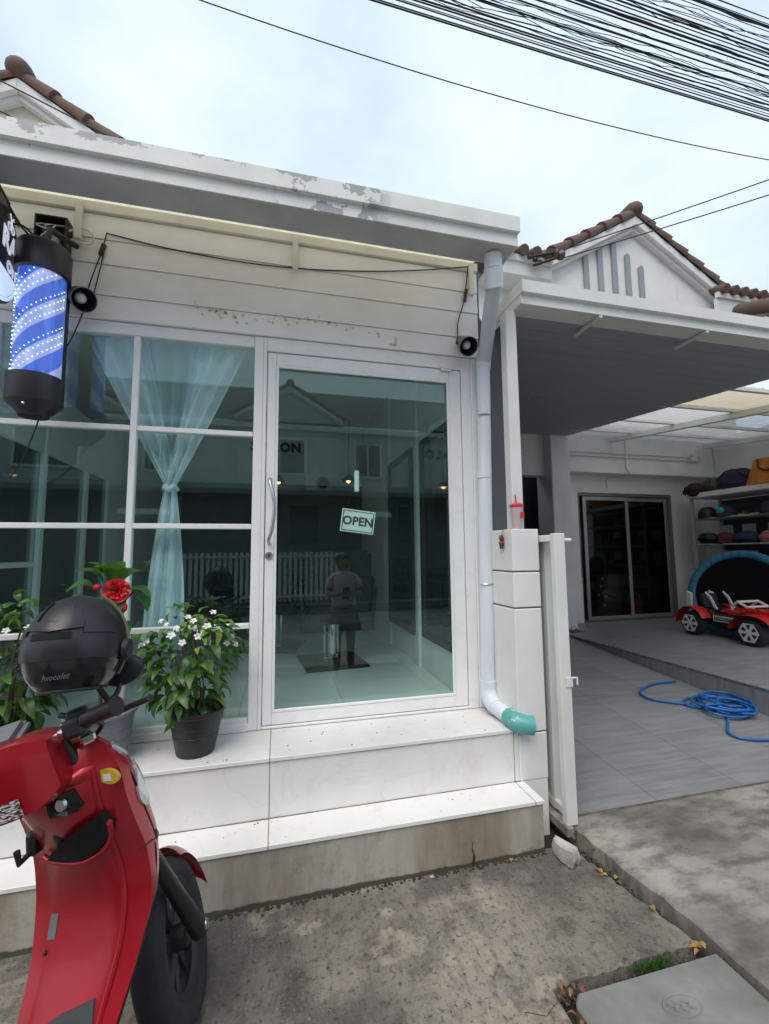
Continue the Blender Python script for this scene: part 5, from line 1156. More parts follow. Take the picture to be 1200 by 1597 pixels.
jasmine('jasmine_plant', 'white flowering jasmine in a black pot on the ledge by the door', (-.352, -.175, .487), .63, (-.395, -.175, .885), (.235, .16, .255), 298, fl, 3, .083, .118, .195, BLACK)
gq = random.Random(4)
fl2 = [(-1.10, -.30, 1.10), (-1.085, -.32, 1.07), (-1.06, -.30, 1.085), (-1.07, -.33, .985), (-.985, -.26, 1.06), (-.99, -.28, 1.09), (-1.14, -.30, 1.12), (-1.17, -.28, 1.06), (-1.2, -.3, 1.0), (-.95, -.2, 1.08)]
jasmine('jasmine_plant', 'white flowering jasmine at the left edge behind the scooter', (-1.11, -.18, .487), .66, (-1.10, -.19, .93), (.26, .15, .28), 300, fl2, 8, .10, .13, .20, BLACK)
# hibiscus in a grey pot
hp = thing('hibiscus_plant', 'red double hibiscus in a grey pot behind the helmet', 'potted plant', (-.745, -.175, .487))
GPOT = mat('blue-grey plastic pot', (.19, .205, .23), .45, var=.1)
pot(hp, (-.745, -.175, .487), .105, .135, .222, GPOT, .010)
gr = M(); q = random.Random(6)
for k in range(130):
    a, r = q.uniform(0, 6.28), .115*math.sqrt(q.random()); s = q.uniform(.003, .007); gr.ball((-.745+r*math.cos(a), -.175+r*math.sin(a), .685+s*.4), s, s, s*.7, 5, 3)
gr.build('pebbles', mat('brick crumbs', (.22, .12, .09), .9, var=.6, scale=80), hp)['kind'] = 'stuff'
stm = M(); stm.tube(spline([(-.745, -.175, .68), (-.755, -.18, .9), (-.73, -.19, 1.10), (-.70, -.2, 1.23)], 6), [.008]*6+[.006]*6+[.004]*7, 6); stm.tube(spline([(-.752, -.18, .88), (-.80, -.18, 1.0), (-.815, -.19, 1.15), (-.80, -.19, 1.24)], 5), .004, 6); stm.tube(spline([(-.735, -.19, 1.05), (-.68, -.18, 1.16), (-.635, -.18, 1.22)], 5), .004, 6)
stm.build('stems', STEM, hp, smooth=60)
HL = leafmesh(HLEAF, .115, .052, .018, 'leaf', 8)
for p, d, s in (((-.76, -.19, 1.26), (-.55, -.3, .55), 1.0), ((-.74, -.2, 1.27), (-.2, -.4, .6), 1.05), ((-.72, -.2, 1.27), (.35, -.2, .75), .95), ((-.69, -.19, 1.26), (.6, -.1, .45), 1.0), ((-.79, -.19, 1.24), (-.8, -.3, .05), .9), ((-.81, -.2, 1.20), (-.8, -.4, -.25), .9), ((-.66, -.19, 1.22), (.8, -.2, -.05), .95), ((-.64, -.18, 1.20), (.7, -.3, -.45), .9), ((-.70, -.2, 1.20), (.1, -.6, -.7), .9), ((-.76, -.2, 1.20), (-.3, -.6, -.6), .95), ((-.73, -.19, 1.15), (.5, -.5, -.5), .9), ((-.78, -.2, 1.12), (-.6, -.4, -.5), .9), ((-.70, -.19, 1.08), (.6, -.4, -.3), .8), ((-.77, -.2, 1.05), (-.7, -.3, -.2), .8), ((-.745, -.2, 1.30), (-.4, .1, .35), .6)):
    inst('leaf', HL, hp, orient(p, d, roll=rnd.uniform(-.4, .4), s=s))
def rose(c, r, name):
    m = M(); q = random.Random(2)
    for ring, (nn, rad, tilt) in enumerate(((7, 1.0, .25), (6, .78, .55), (5, .55, .9), (4, .32, 1.2))):
        for k in range(nn):
            a0 = 2*math.pi*(k+.5*ring)/nn+q.uniform(-.2, .2)
            def pt(u, v, a0=a0, rad=rad, tilt=tilt):
                w = (v-.5)*1.5*(.35+.65*u); rr = r*rad*u; x = rr*math.cos(tilt); z = rr*math.sin(tilt)+.10*r*math.sin(v*9+a0)*u
                a = a0+w*.75
                return (x*math.cos(a), x*math.sin(a), z)
            m.grid(pt, 4, 6)
    qm = Vector((.25, -.9, .25)).to_track_quat('Z', 'Y').to_matrix().to_4x4()
    return inst('flower', m.mesh('flower', REDPET, smooth=70, recalc=False), hp, Matrix.Translation(c) @ qm)
rose((-.688, -.235, 1.225), .056, 'flower')
M().ball((-.765, -.235, 1.245), .018, .012, .014, 10, 8).build('bud', REDPET, hp, smooth=60); M().ball((-.655, -.235, 1.155), .014, .012, .022, 10, 8).build('bud', REDPET, hp, smooth=60)
# ================================================================ red scooter (local frame: X forward, Y left, Z up, origin under the front axle)
SCO, SHD, SLEAN, STEER = Vector((-.235, -.869, 0.0)), R(24), R(-7), R(25)
sc = thing('red_scooter', 'red scooter parked at the left with its front wheel turned towards the step', 'scooter', SCO, local=True, rot=(SLEAN, 0, R(90)-SHD))
WR = .215
AX_P = Vector((-.004, .040, WR+.004)); AX_D = Vector((-.44, 0, .898)).normalized()
HC = Vector((-.472, -.012, .955))
_stm = Matrix.Translation(HC) @ Matrix.Rotation(STEER, 4, AX_D) @ Matrix.Translation(-HC)
_stw = Matrix.Translation(AX_P) @ Matrix.Rotation(STEER, 4, AX_D) @ Matrix.Translation(-Vector((0, 0, WR)))
def ST(m): m.v = [tuple(_stm @ Vector(v)) for v in m.v]; return m
def SW(m): m.v = [tuple(_stw @ Vector(v)) for v in m.v]; return m
def interp(tab, z):
    if z <= tab[0][0]: return tab[0][1:]
    for a, b in zip(tab, tab[1:]):
        if z <= b[0]:
            t = (z-a[0])/(b[0]-a[0]); t = t*t*(3-2*t) if False else t
            return tuple(p+(q_-p)*t for p, q_ in zip(a[1:], b[1:]))
    return tab[-1][1:]
#        z    nose   hwo   edge   hwi   inner  centre
TAB = [(.24, -.400, .097, -.470, .079, -.505, -.015), (.33, -.355, .114, -.425, .092, -.440, -.003), (.45, -.280, .135, -.355, .107, -.362, -.004), (.56, -.213, .157, -.313, .120, -.325, .002), (.66, -.180, .152, -.318, .120, -.345, .006),
       (.75, -.215, .143, -.360, .120, -.400, -.008), (.83, -.250, .144, -.395, .131, -.455, -.016), (.89, -.295, .148, -.405, .136, -.455, -.018), (.935, -.340, .130, -.410, .118, -.435, -.02), (.955, -.375, .085, -.395, .078, -.405, -.02)]
def smooth_tab(z):
    return tuple(sum(interp(TAB, z+d)[i]*w for d, w in ((-.03, .25), (0, .5), (.03, .25))) for i in range(6))
def hir(z): return .86-.14*min(1, max(0, (z-.5)/.25))
def xin(y, z):
    n_, ho, e, hi, xi, cy = smooth_tab(z); t = min(1, abs(y-cy)/(hi if y > cy else hi*hir(z))); return xi+(e-xi)*t**2.5
def shell(u, v):
    z = .24+.715*v; n_, ho, e, hi, xi, cy = smooth_tab(z)
    if u < .5:
        th = (u/.5-.5)*math.pi; s, c = math.sin(th), math.cos(th)
        y = cy-ho*math.copysign(abs(s)**.85, s); x = e+(n_-e)*abs(c)**.75
    else:
        t = (u-.5)/.5; hr_ = hi*hir(z); y = cy-hr_+(hi+hr_)*t; x = xin(y, z)
    return (x, y, z)
m = M(); m.grid(shell, 72, 48, True); N_ = 72
m.f.append(tuple(range(N_))); m.f.append(tuple(range(48*N_, 49*N_)))
body = m.build('leg_shield', RED, sc, smooth=32)
def patch(name, outline, mat_, off=.003, th=.004, parent=None, bev=0, fn=xin, sub=3):
    pts = []
    for (a, b) in zip(outline, outline[1:]+outline[:1]):
        for k in range(sub): t = k/sub; pts.append((a[0]+(b[0]-a[0])*t, a[1]+(b[1]-a[1])*t))
    n = len(pts); cy = sum(p[0] for p in pts)/n; cz = sum(p[1] for p in pts)/n; g = M()
    rings = [(1, -.012), (1, off), (.66, off), (.33, off), (.02, off)]; vs = []
    for s, o in rings: vs += [(fn(cy+(p[0]-cy)*s, cz+(p[1]-cz)*s)-o, cy+(p[0]-cy)*s, cz+(p[1]-cz)*s) for p in pts]
    fs = [(r*n+i, r*n+(i+1) % n, (r+1)*n+(i+1) % n, (r+1)*n+i) for r in range(len(rings)-1) for i in range(n)] + [tuple(range((len(rings)-1)*n, len(rings)*n))]
    g.add(vs, fs); return g.build(name, mat_, parent or sc, smooth=40)
# inner panel details
GLOSSB = mat('glossy black trim', (.010, .010, .012), .22, var=.1)
VBLK = mat('unlit pocket', (.004, .004, .004), .9)  # near-black puts the shade of a hollow into raised patches
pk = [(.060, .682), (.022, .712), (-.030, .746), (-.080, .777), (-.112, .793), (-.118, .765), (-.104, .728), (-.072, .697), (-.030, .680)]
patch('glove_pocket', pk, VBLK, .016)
M().tube(spline([(xin(y, z)-.012, y, z) for y, z in [(.075, .688), (.045, .676), (-.030, .674), (-.078, .694), (-.108, .728), (-.122, .768)]], 6), .0065, 8).build('pocket_lip', RED, sc, smooth=60)
M().grid(lambda u, v: (xin(.10-.215*u, .855+.02*u+.03*v)-.018*math.sin(math.pi*v)*math.sin(math.pi*u)**.4, .10-.215*u, .855+.02*u+.03*v), 20, 8).build('panel_crease', RED, sc, smooth=60)
ky = patch('key_plate', [(-.040, .815), (-.044, .858), (-.088, .868), (-.094, .828), (-.082, .815)], GLOSSB, .008)
M().lathe([(0, 0), (.012, 0), (.014, .006)], (xin(-.068, .845)-.0125, -.070, .843), 14, 'x').build('ignition_lock', STEEL, ky, smooth=40)
M().box(xin(-.06, .82)-.0105, -.080, .819, xin(-.06, .82)-.0085, -.054, .828).build('key_label', GREYP, ky)
hk = M().box(-.372, .098, .688, -.335, .124, .742).build('bag_hook', BLACK, sc, bevel=.008); M().tube([(-.36, .11, .70), (-.392, .112, .69), (-.397, .112, .72)], .007, 8).build('hook_tip', BLACK, hk)
patch('side_sticker', [(.100, .490), (.102, .535), (.078, .538), (.076, .494)], GREYP, .0015, sub=2)
# outer cover: yellow sticker, headlamp strips, vent
def sfn(u, v, o=.0): 
    p = Vector(shell(u, v)); a = Vector(shell(u+.004, v))-Vector(shell(u-.004, v)); b = Vector(shell(u, min(1, v+.01)))-Vector(shell(u, max(0, v-.01)))
    n = -a.cross(b).normalized(); return p+n*o
def spatch(name, uv, mat_, off=.003, parent=None):
    n = len(uv); cu = sum(p[0] for p in uv)/n; cv = sum(p[1] for p in uv)/n; g = M(); vs = []
    rings = [(1, -.004), (1, off), (.66, off*1.15), (.33, off*1.2), (.02, off*1.2)]
    for s, o in rings: vs += [sfn(cu+(p[0]-cu)*s, cv+(p[1]-cv)*s, o) for p in uv]
    g.add(vs, [(r*n+i, r*n+(i+1) % n, (r+1)*n+(i+1) % n, (r+1)*n+i) for r in range(4) for i in range(n)] + [tuple(range(4*n, 5*n))])
    return g.build(name, mat_, parent or sc, smooth=50)
def ell(cu, cv, ru, rv, rot=0, n=24): return [(cu+ru*math.cos(a)*math.cos(rot)-rv*math.sin(a)*math.sin(rot), cv+ru*math.cos(a)*math.sin(rot)+rv*math.sin(a)*math.cos(rot)) for a in [2*math.pi*k/n for k in range(n)]]
LENS = mat('headlamp lens', (.66, .68, .69), .12, .25, var=.35, scale=60, coat=1.0)
spatch('headlamp', ell(.405, .80, .045, .085, .35), LENS, .005); spatch('headlamp', ell(.095, .80, .045, .085, -.35), LENS, .005)
spatch('position_lamp', ell(.405, .945, .045, .028, .2), LENS, .005)
YST = mat('yellow sticker', (.58, .40, .04), .45, var=.15, scale=40)
edgex = lambda y, z: smooth_tab(z)[2]
ys_ = patch('yellow_sticker', [(-.141+.027*math.cos(a)-.004*math.sin(a), .874+.017*math.sin(a)+.005*math.cos(a)) for a in [2*math.pi*k/20 for k in range(20)]], YST, -.004, fn=edgex, sub=1)
patch('sticker_print', [(-.150, .864), (-.150, .880), (-.130, .880), (-.130, .864)], OFFW, -.0025, parent=ys_, fn=edgex, sub=1)
spatch('side_vent', ell(.425, .595, .010, .016), BLACK, .002)
def uline(name, uv, r, m_, off=.001): M().tube(spline([sfn(u, v, off) for u, v in uv], 5), r, 8).build(name, m_, sc, smooth=60)
uline('panel_ridge', [(.502, .10), (.502, .22), (.502, .36), (.502, .50), (.502, .62), (.502, .74), (.502, .84), (.502, .92)], .0065, RED, .000)
uline('panel_seam', [(.455, .95), (.45, .86), (.445, .76), (.44, .66), (.435, .58)], .0016, BLACK, .0005)
uline('panel_seam', [(.498, .605), (.47, .60), (.43, .585), (.39, .58), (.34, .585)], .0018, BLACK, .0005)
uline('panel_seam', [(.47, .10), (.468, .25), (.462, .40), (.455, .52), (.45, .58)], .0014, BLACK, .0004)
for u_, v_ in ((.975, .32),): M().ball(sfn(u_, v_, .001), .0055, .0055, .0055, 10, 6).build('screw', BLACK, sc, smooth=60)
patch('footwell_mat', [(.070, .26), (.062, .365), (.0, .392), (-.068, .410), (-.080, .37), (-.072, .26)], mat('grey rubber mat', (.045, .047, .055), .7, var=.2), .005)
# floorboard, tunnel, under-body, seat, rear
M().prism([(-.42, .225), (-.46, .30), (-.55, .275), (-.95, .270), (-.95, .19), (-.45, .19)], .155, 'y', -.155).build('floorboard', GREYP, sc, bevel=.015, seg=2, smooth=40)
M().grid(lambda u, v: (-.93-.75*v, (.13+.05*math.sin(v*math.pi)-.10*v)*math.cos(2*math.pi*u), .50+.09*v+(.23-.08*v)*math.sin(2*math.pi*u)), 28, 14, True).build('rear_body', RED, sc, smooth=60)
M().grid(lambda u, v: (-.90-.68*v, (.115+.03*math.sin(v*3)-.05*v)*math.cos(2*math.pi*u), .745+.03*v+(.055)*math.sin(2*math.pi*u)), 28, 12, True).build('seat', BLACK, sc, smooth=60)
def wheelset(cx, st, mats):
    f = SW if st else (lambda a: a)
    w = f(M().lathe([(WR-.070, -.030), (WR-.045, -.045), (WR-.018, -.043), (WR-.004, -.026), (WR, 0), (WR-.004, .026), (WR-.018, .043), (WR-.045, .045), (WR-.070, .030), (WR-.070, -.030)], (cx, 0, WR), 48, 'y')).build('wheel', RUBBER, sc, smooth=50)
    f(M().lathe([(WR-.068, -.034), (WR-.060, -.034), (WR-.058, -.028), (WR-.082, -.020), (WR-.082, .020), (WR-.058, .028), (WR-.060, .034), (WR-.068, .034), (WR-.090, .018), (WR-.090, -.018), (WR-.068, -.034)], (cx, 0, WR), 48, 'y')).build('rim', mats, w, smooth=40)
    sp = M(); sp.lathe([(0, -.045), (.030, -.045), (.034, -.03), (.034, .03), (.030, .045), (0, .045)], (cx, 0, WR), 20, 'y')
    for k in range(5):
        a = 2*math.pi*k/5+.3
        for da in (-.10, .10):
            c, s = math.cos(a+da), math.sin(a+da); sp.tube([(cx+.025*c, 0, WR+.025*s), (cx+(WR-.085)*math.cos(a+da*2.2), 0, WR+(WR-.085)*math.sin(a+da*2.2))], [.014, .010], 6)
    f(sp).build('spokes', mats, w, smooth=40)
    return w
wheelset(0, True, DKGREY); wheelset(-1.24, False, DKGREY)
for s in (-1, 1):
    fb = _stw @ Vector((-.004, s*.080, WR)); ft = _stw @ Vector((-.20, s*.066, .60))
    M().tube([ft, ft.lerp(fb, .55), fb + (fb-ft).normalized()*.012], [.020, .021, .027], 12).build('fork_leg', BLACK, sc, smooth=50)
    SW(M().lathe([(0, s*.108), (.014, s*.108), (.017, s*.10), (.017, s*.085)], (-.002, 0, WR), 12, 'y')).build('axle_nut', STEEL, sc, smooth=40)
SW(M().lathe([(.045, .052), (.095, .052), (.095, .048), (.045, .048)], (0, 0, WR), 28, 'y')).build('brake_disc', STEEL, sc)
SW(M().grid(lambda u, v: ((WR+.028)*math.cos(R(8)+R(66)*u), (v-.5)*.118, WR+(WR+.028)*math.sin(R(8)+R(66)*u)-.045*(2*abs(v-.5))**2.5), 20, 8)).build('front_fender', RED, sc, smooth=60)
# steering head, handlebar cover, bar, grips, mirrors
M().tube([(-.36, 0, .70), (-.455, -.01, .96)], .024, 12).build('steering_stem', BLACK, sc, smooth=50)
def hcover(u, v):
    a = 2*math.pi*u; y = -.072+.174*v; k = max(0, 1-(abs(y-.015)/.108)**3.0); rx = .026+.042*k; rz = .028+.052*k; sn, cs = math.sin(a), math.cos(a)
    sq = 1/max(abs(sn), abs(cs))**.7
    return (HC.x+rx*cs*sq-.012*sn-.02*(1-k), HC.y+y, HC.z-.012+rz*sn*sq*(1.25 if sn < 0 else .75))
m = M(); m.grid(hcover, 40, 26, True); m.f += [tuple(range(40)), tuple(range(26*40, 27*40))]
hcv = ST(m).build('handlebar_cover', RED, sc, smooth=50)
ST(M().obox((HC.x-.005, HC.y+.055, HC.z+.052), .085, .13, .03, Matrix.Rotation(R(-25), 3, 'Y'))).build('dash_panel', GREYP, hcv, bevel=.012, seg=2, smooth=40)
# white warning labels on the near face of the cover
def hlabel(y0, y1, a0, a1, m_, nm):
    ST(M().grid(lambda u, v: tuple(Vector(hcover((a0+(a1-a0)*v)/(2*math.pi), (y0+(y1-y0)*u+.072)/.174))+Vector((-.0015, 0, -.0005))), 6, 6)).build(nm, m_, hcv, recalc=False)
LBL = N('printed warning label')
def _lbl(q):
    w = q.noise(220, 2, .5, (.5, .5, 2)); q.set(Base_Color=q.ramp(w, [(.46, (.65, .63, .6)), (.52, (.05, .02, .02))]), Roughness=.5)
_lbl(LBL)
hlabel(-.005, .055, R(208), R(232), LBL.m, 'warning_label'); hlabel(.040, .085, R(180), R(198), OFFW, 'white_label')
hy = HC.y
for s in (-1, 1):
    ST(M().tube([(HC.x, hy+s*.05, HC.z+.012), (HC.x-.008, hy+s*.115, HC.z+.030), (HC.x-.02, hy+s*.16, HC.z+.036)], .013, 10)).build('bar', CHROME, sc, smooth=50)
    ST(M().tube([(HC.x-.012, hy+s*.13, HC.z+.034), (HC.x-.045, hy+s*.195, HC.z+.042), (HC.x-.050, hy+s*.210, HC.z+.043)], [.017, .018, .022], 14)).build('grip', BLACK, sc, smooth=50)
    ST(M().obox((HC.x-.000, hy+s*.105, HC.z+.026), .048, .045, .042, 0)).build('switch_block', BLACK, sc, bevel=.008)
    ST(M().tube(spline([(HC.x+.02, hy+s*.13, HC.z+.02), (HC.x+.045, hy+s*.16, HC.z+.018), (HC.x+.036, hy+s*.21, HC.z+.022), (HC.x+.015, hy+s*.255, HC.z+.026)], 5), [.007]*15+[.010], 8)).build('brake_lever', BLACK, sc, smooth=50)
    ST(M().tube(spline([(HC.x+.01, hy+s*.14, HC.z+.04), (HC.x+.05, hy+s*.16, HC.z+.05), (HC.x+.075, hy+s*.17, HC.z+.06), (HC.x+.09, hy+s*.18, HC.z+.09)], 5), .006, 8)).build('mirror_stem', BLACK, sc, smooth=50)
    mm = M().ball((0, 0, 0), .018, .052, .036, 20, 12); mm.v = [(v[0]+HC.x+.092, v[1]+hy+s*.185, v[2]+HC.z+.105) for v in mm.v]
    ST(mm).build('mirror_housing', BLACK, sc, smooth=60)
ST(M().obox((HC.x+.012, hy-.105, HC.z+.045), .05, .04, .032, .3)).build('brake_cylinder', BLACK, sc, bevel=.006)
ST(M().lathe([(0, .02), (.022, .02), (.024, .014), (.024, -.01), (0, -.012)], (HC.x+.03, hy-.085, HC.z+.02), 14)).build('clamp', CHROME, sc, smooth=40)
ST(M().obox((HC.x+.03, hy-.105, HC.z-.01), .05, .03, .022, .5)).build('clamp', CHROME, sc, bevel=.005)
ST(M().tube(spline([(HC.x+.04, hy-.12, HC.z+.02), (HC.x+.085, hy-.115, HC.z-.005), (HC.x+.08, hy-.05, HC.z-.05), (HC.x+.03, hy-.02, HC.z-.07)], 6), .006, 8)).build('brake_hose', BLACK, sc, smooth=50)
ST(M().tube(spline([(HC.x+.035, hy+.10, HC.z+.0), (HC.x+.09, hy+.06, HC.z-.0), (HC.x+.08, hy-.04, HC.z-.03), (HC.x+.03, hy-.03, HC.z-.08)], 6), .0055, 8)).build('throttle_cable', BLACK, sc, smooth=50)
M().tube(spline([(-.44, -.06, .99), (-.42, -.075, .93), (-.41, -.08, .88)], 5), .011, 8).build('cable_sleeve', BLACK, sc, smooth=50)
M().tube([(-.95, .12, .22), (-.93, .26, .01)], .011, 8).build('side_stand', BLACK, sc)

# ================================================================ helmet hung over the handlebar
HB = Matrix.Translation(SCO) @ Matrix.Rotation(R(90)-SHD, 4, 'Z') @ Matrix.Rotation(SLEAN, 4, 'X')
hpos = HB @ Vector((-.415, -.094, 1.165))
hm = thing('helmet', 'matt black motorcycle helmet resting on the scooter handlebar', 'helmet', hpos, local=True, rot=(R(-3), R(13), R(85)))   # +X = front
def hr(d):
    k = 1.0
    if d.z < 0: k = 1-.07*(-d.z)**2
    return k
def hp_(az, el, o=0.0):
    d = Vector((math.cos(az)*math.cos(el), math.sin(az)*math.cos(el), math.sin(el))); k = hr(d)+o
    return Vector((d.x*.120*k, d.y*.099*k, d.z*.122*k))
EL0 = R(-50)
m = M(); m.grid(lambda u, v: hp_(2*math.pi*u, R(-12)+R(102)*v), 48, 20, True); m.build('shell', BLACKM, hm, smooth=60)
m = M(); m.grid(lambda u, v: hp_(2*math.pi*u, EL0+(R(-12.3)-EL0)*v, -.018), 48, 10, True); m.build('lower_shell', GLOSSB, hm, smooth=60)
M().grid(lambda u, v: hp_(2*math.pi*u, R(-12)+R(2.2)*v, -.018*(1-v)+.001), 48, 1, True).build('shell_lip', BLACKM, hm)
m = M(); m.grid(lambda u, v: hp_(2*math.pi*u, EL0, -.018-.16*v), 48, 2, True); m.build('padding', BLACK, hm)
M().tube([hp_(2*math.pi*k/48, EL0, -.018) for k in range(49)], .005, 6, cap=False).build('edge_trim', BLACK, hm, smooth=60)
# rear spoiler with two fins (rear = azimuth 180)
def hpatch(name, fn, nu, nv, o, m_):
    g = M(); g.grid(lambda u, v: hp_(*fn(u, v), o*math.sin(math.pi*min(1, max(0, u)))**.25 if False else o), nu, nv)
    e = [hp_(*fn(u/nu, 0), -.01) for u in range(nu+1)]; top = [hp_(*fn(u/nu, 0), o) for u in range(nu+1)]
    g.add(e+top, [(i, i+1, nu+2+i, nu+1+i) for i in range(nu)])
    e = [hp_(*fn(u/nu, 1), -.01) for u in range(nu+1)]; top = [hp_(*fn(u/nu, 1), o) for u in range(nu+1)]
    g.add(e+top, [(i, i+1, nu+2+i, nu+1+i) for i in range(nu)])
    for uu in (0, 1):
        e = [hp_(*fn(uu, v/nv), -.01) for v in range(nv+1)]; top = [hp_(*fn(uu, v/nv), o) for v in range(nv+1)]
        g.add(e+top, [(i, i+1, nv+2+i, nv+1+i) for i in range(nv)])
    return g.build(name, m_, hm, smooth=30)
RA_ = R(180)
hpatch('spoiler', lambda u, v: (RA_+R(-34)+R(68)*u, R(15)-R(5)*math.cos((u-.5)*3)*0+R(9)*v+R(3)*abs(u-.5)*2), 16, 4, .042, BLACKM)
hpatch('spoiler_side', lambda u, v: (RA_+R(-74)+R(39.5)*u, R(13)+R(2+9*u)*v), 8, 3, .028, BLACKM); hpatch('spoiler_side', lambda u, v: (RA_+R(74)-R(39.5)*u, R(13)+R(2+9*u)*v), 8, 3, .028, BLACKM)
for s in (-1, 1): hpatch('fin', lambda u, v: (RA_+s*(R(23)+R(11)*u*(1-v*.9)+R(2)*v), R(24)+R(30)*v), 3, 8, .034, BLACKM)
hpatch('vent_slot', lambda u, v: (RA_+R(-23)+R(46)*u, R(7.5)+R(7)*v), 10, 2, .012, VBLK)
hpatch('crown_panel', lambda u, v: (RA_+R(-20)+R(40)*u, R(26)+R(40)*v), 10, 8, .006, BLACKM)
# clear visor round the far side
VIS = m_glass('smoked visor', (.55, .58, .52), .07)
M().grid(lambda u, v: hp_(R(-82)+R(164)*u, R(-30)+R(92)*v, .055), 30, 14).build('visor', VIS, hm, smooth=60)
M().tube([hp_(R(-84), R(-30)+R(95)*k/14, .05) for k in range(15)], .003, 6).build('visor_edge', mat('olive visor edge', (.12, .13, .09), .3), hm)
for s in (-1, 1): M().lathe([(0, s*.012), (.022, s*.010), (.026, 0)], hp_(s*R(86), R(-4), .02), 16, 'y').build('visor_pivot', BLACK, hm, smooth=40)
M().tube(spline([hp_(R(-100), EL0, -.03), (.02, -.07, -.13), (.02, -.02, -.15), (.02, .03, -.14)], 6), .006, 6).build('chin_strap', BLACK, hm)
SILV = mat('silver script print', (.45, .45, .46), .4, .3)
# script lettering bent round the rear
def script():
    c = bpy.data.curves.new('script', 'FONT'); c.body = 'Avocolet'; c.size = .018; c.shear = .45; c.align_x = 'CENTER'; c.extrude = .0004; c.resolution_u = 2; c.offset = .0002
    t = link(bpy.data.objects.new('script', c)); me = bpy.data.meshes.new_from_object(t.evaluated_get(bpy.context.evaluated_depsgraph_get())); bpy.data.objects.remove(t)
    for v in me.vertices:
        az = RA_+v.co.x/.108+R(6); el = R(-33)+v.co.y/.108+v.co.x*.30; p = hp_(az, el, -.018+.004); v.co = p
    me.materials.clear(); me.materials.append(SILV); o = link(bpy.data.objects.new('script_mark', me)); o.parent = hm
script()
# ================================================================ child standing beside the camera, seen only in the door glass
pn = thing('person', 'person in a pale pink shirt and mauve skirt standing in the street', 'person', (.74, -2.52, -.0), local=True, rot=(0, 0, R(4)))
SKIN = mat('skin', (.36, .20, .13), .55, var=.08); SHIRT = mat('pale pink cotton', (.80, .60, .70), .8, var=.15, scale=14); SKIRT = mat('mauve cotton', (.42, .30, .42), .85, var=.2, scale=14); HAIR = mat('black hair', (.012, .010, .010), .5)
def skin(name, verts, edges, radii, m_, parent, root=0, sub=2):
    me = bpy.data.meshes.new(name); me.from_pydata(verts, edges, []); o = link(bpy.data.objects.new(name, me))
    md = o.modifiers.new('skin', 'SKIN'); md.use_smooth_shade = True
    for i, r in enumerate(radii):
        v = me.skin_vertices[0].data[i]; v.radius = (r, r) if not isinstance(r, tuple) else r; v.use_root = (i == root)
    sd_ = o.modifiers.new('sub', 'SUBSURF'); sd_.levels = sub; sd_.render_levels = sub
    me2 = bpy.data.meshes.new_from_object(o.evaluated_get(bpy.context.evaluated_depsgraph_get())); bpy.data.objects.remove(o)
    me2.materials.clear(); me2.materials.append(m_)
    for p in me2.polygons: p.use_smooth = True
    ob = link(bpy.data.objects.new(name, me2)); ob.parent = parent; return ob
V = [(0, 0, .72), (0, 0, .86), (0, .0, 1.0), (0, .0, 1.12), (0, .01, 1.19), (0, .02, 1.27), (0, .02, 1.345)]
E_ = [(i, i+1) for i in range(6)]; Rr = [(.115, .085), (.10, .075), (.115, .08), (.10, .065), .042, (.080, .088), (.062, .068)]
def chain(start, pts, rs):
    p = start
    for c, r in zip(pts, rs): V.append(c); Rr.append(r); E_.append((p, len(V)-1)); p = len(V)-1
    return p
for s in (-1, 1):
    chain(0, [(s*.075, 0, .66), (s*.08, .005, .40), (s*.08, -.005, .20), (s*.08, -.01, .06), (s*.085, .09, .025)], [.075, .052, .046, .032, (.03, .022)])
    w = chain(3, [(s*.14, 0, 1.10), (s*.175, .03, .93), (s*.10, .17, .93), (s*.06, .22, .945)], [.045, .034, .028, (.026, .018)])
    for k in range(4): chain(w, [(s*(.052-.012*k), .245, .962-.012*k), (s*(.030-.008*k), .268, .960-.012*k), (s*(.012-.004*k), .262, .955-.012*k)], [.009, .0085, .008])
    chain(w, [(s*.055, .225, .975), (s*.035, .245, .985)], [.010, .008])
bd = skin('body', V, E_, Rr, SKIN, pn)
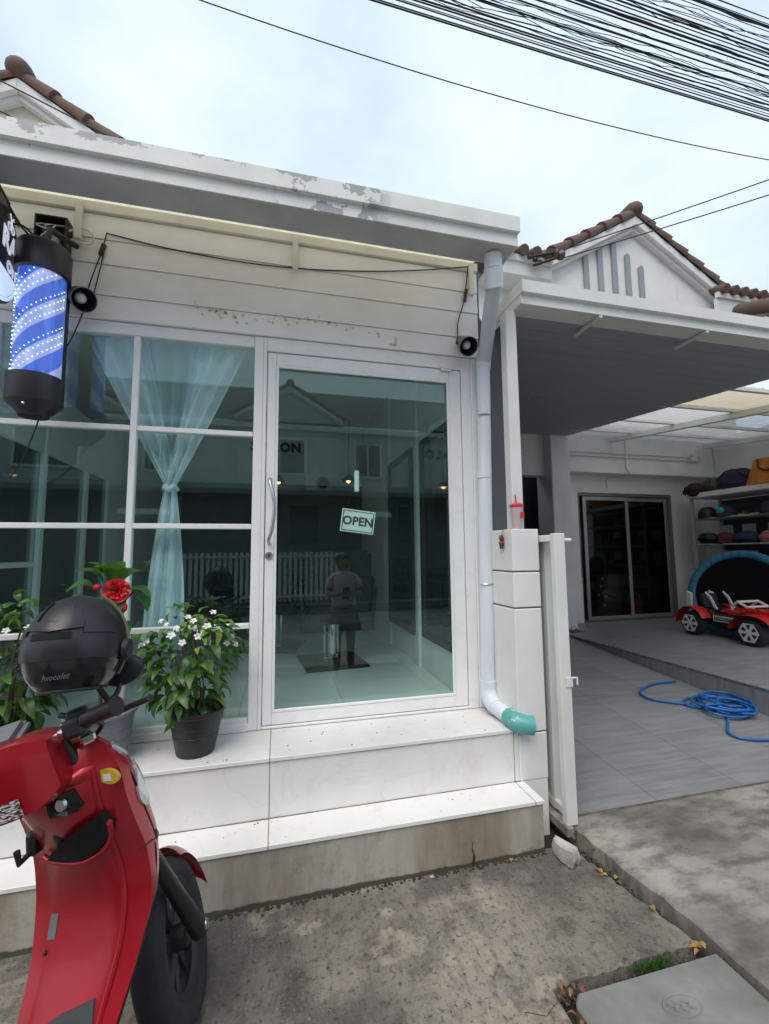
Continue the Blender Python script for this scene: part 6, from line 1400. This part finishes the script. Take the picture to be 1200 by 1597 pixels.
# clothes follow the body
def ring(z, rx, ry, cy=0.0): return (z, rx, ry, cy)
def cloth(name, rings, m_, wave=0.0):
    g = M(); n = 36
    for z, rx, ry, cy in rings: g.v += [((rx+wave*(.02)*math.sin(k*2*math.pi*7/n)*(rings[0][0]-z))*math.cos(2*math.pi*k/n), cy+(ry+wave*.02*math.sin(k*2*math.pi*7/n)*(rings[0][0]-z))*math.sin(2*math.pi*k/n), z) for k in range(n)]
    g.f += [(i*n+k, i*n+(k+1) % n, (i+1)*n+(k+1) % n, (i+1)*n+k) for i in range(len(rings)-1) for k in range(n)]
    return g.build(name, m_, pn, smooth=70)
cloth('shirt', [(1.185, .055, .052, .01), (1.165, .105, .072, .0), (1.12, .140, .088, 0), (1.0, .137, .098, 0), (.88, .132, .098, 0), (.80, .142, .105, 0)], SHIRT)
for s in (-1, 1): M().tube([(s*.09, 0, 1.125), (s*.15, .005, 1.08), (s*.178, .02, 1.0)], [.048, .043, .047], 14).build('sleeve', SHIRT, pn, smooth=60)
cloth('skirt', [(.86, .128, .094, 0), (.78, .145, .108, 0), (.65, .165, .13, 0), (.52, .185, .15, 0)], SKIRT, 4.0)
g = M().ball((0, -.012, 1.312), .094, .104, .092, 20, 14, lambda d: 1.0 if d.y < .25 or d.z > .35 else .8); g.ball((0, -.075, 1.25), .07, .045, .08, 16, 10); g.build('hair', HAIR, pn, smooth=70)
for s in (-1, 1):
    M().ball((s*.030, .098, 1.295), .010, .006, .007, 8, 6).build('eye', BLACK, pn); M().ball((s*.082, .02, 1.285), .010, .016, .024, 8, 6).build('ear', SKIN, pn, smooth=60)
M().ball((0, .112, 1.272), .011, .015, .016, 8, 6).build('nose', SKIN, pn, smooth=60); M().ball((0, .100, 1.243), .022, .008, .006, 8, 6).build('mouth', mat('lips', (.30, .08, .07), .5), pn, smooth=60)
ph = thing('phone', 'dark mobile phone held by the person in the street', 'phone', (.74, -2.25, .93))
M().obox((.725, -2.255, .955), .075, .009, .15, Matrix.Rotation(R(-25), 3, 'X')).build('phone_body', BLACK, ph, bevel=.003)
print('objects', len(bpy.data.objects), 'tris', sum(len(p.vertices)-2 for o in bpy.data.objects if o.type == 'MESH' for p in o.data.polygons) if False else '')
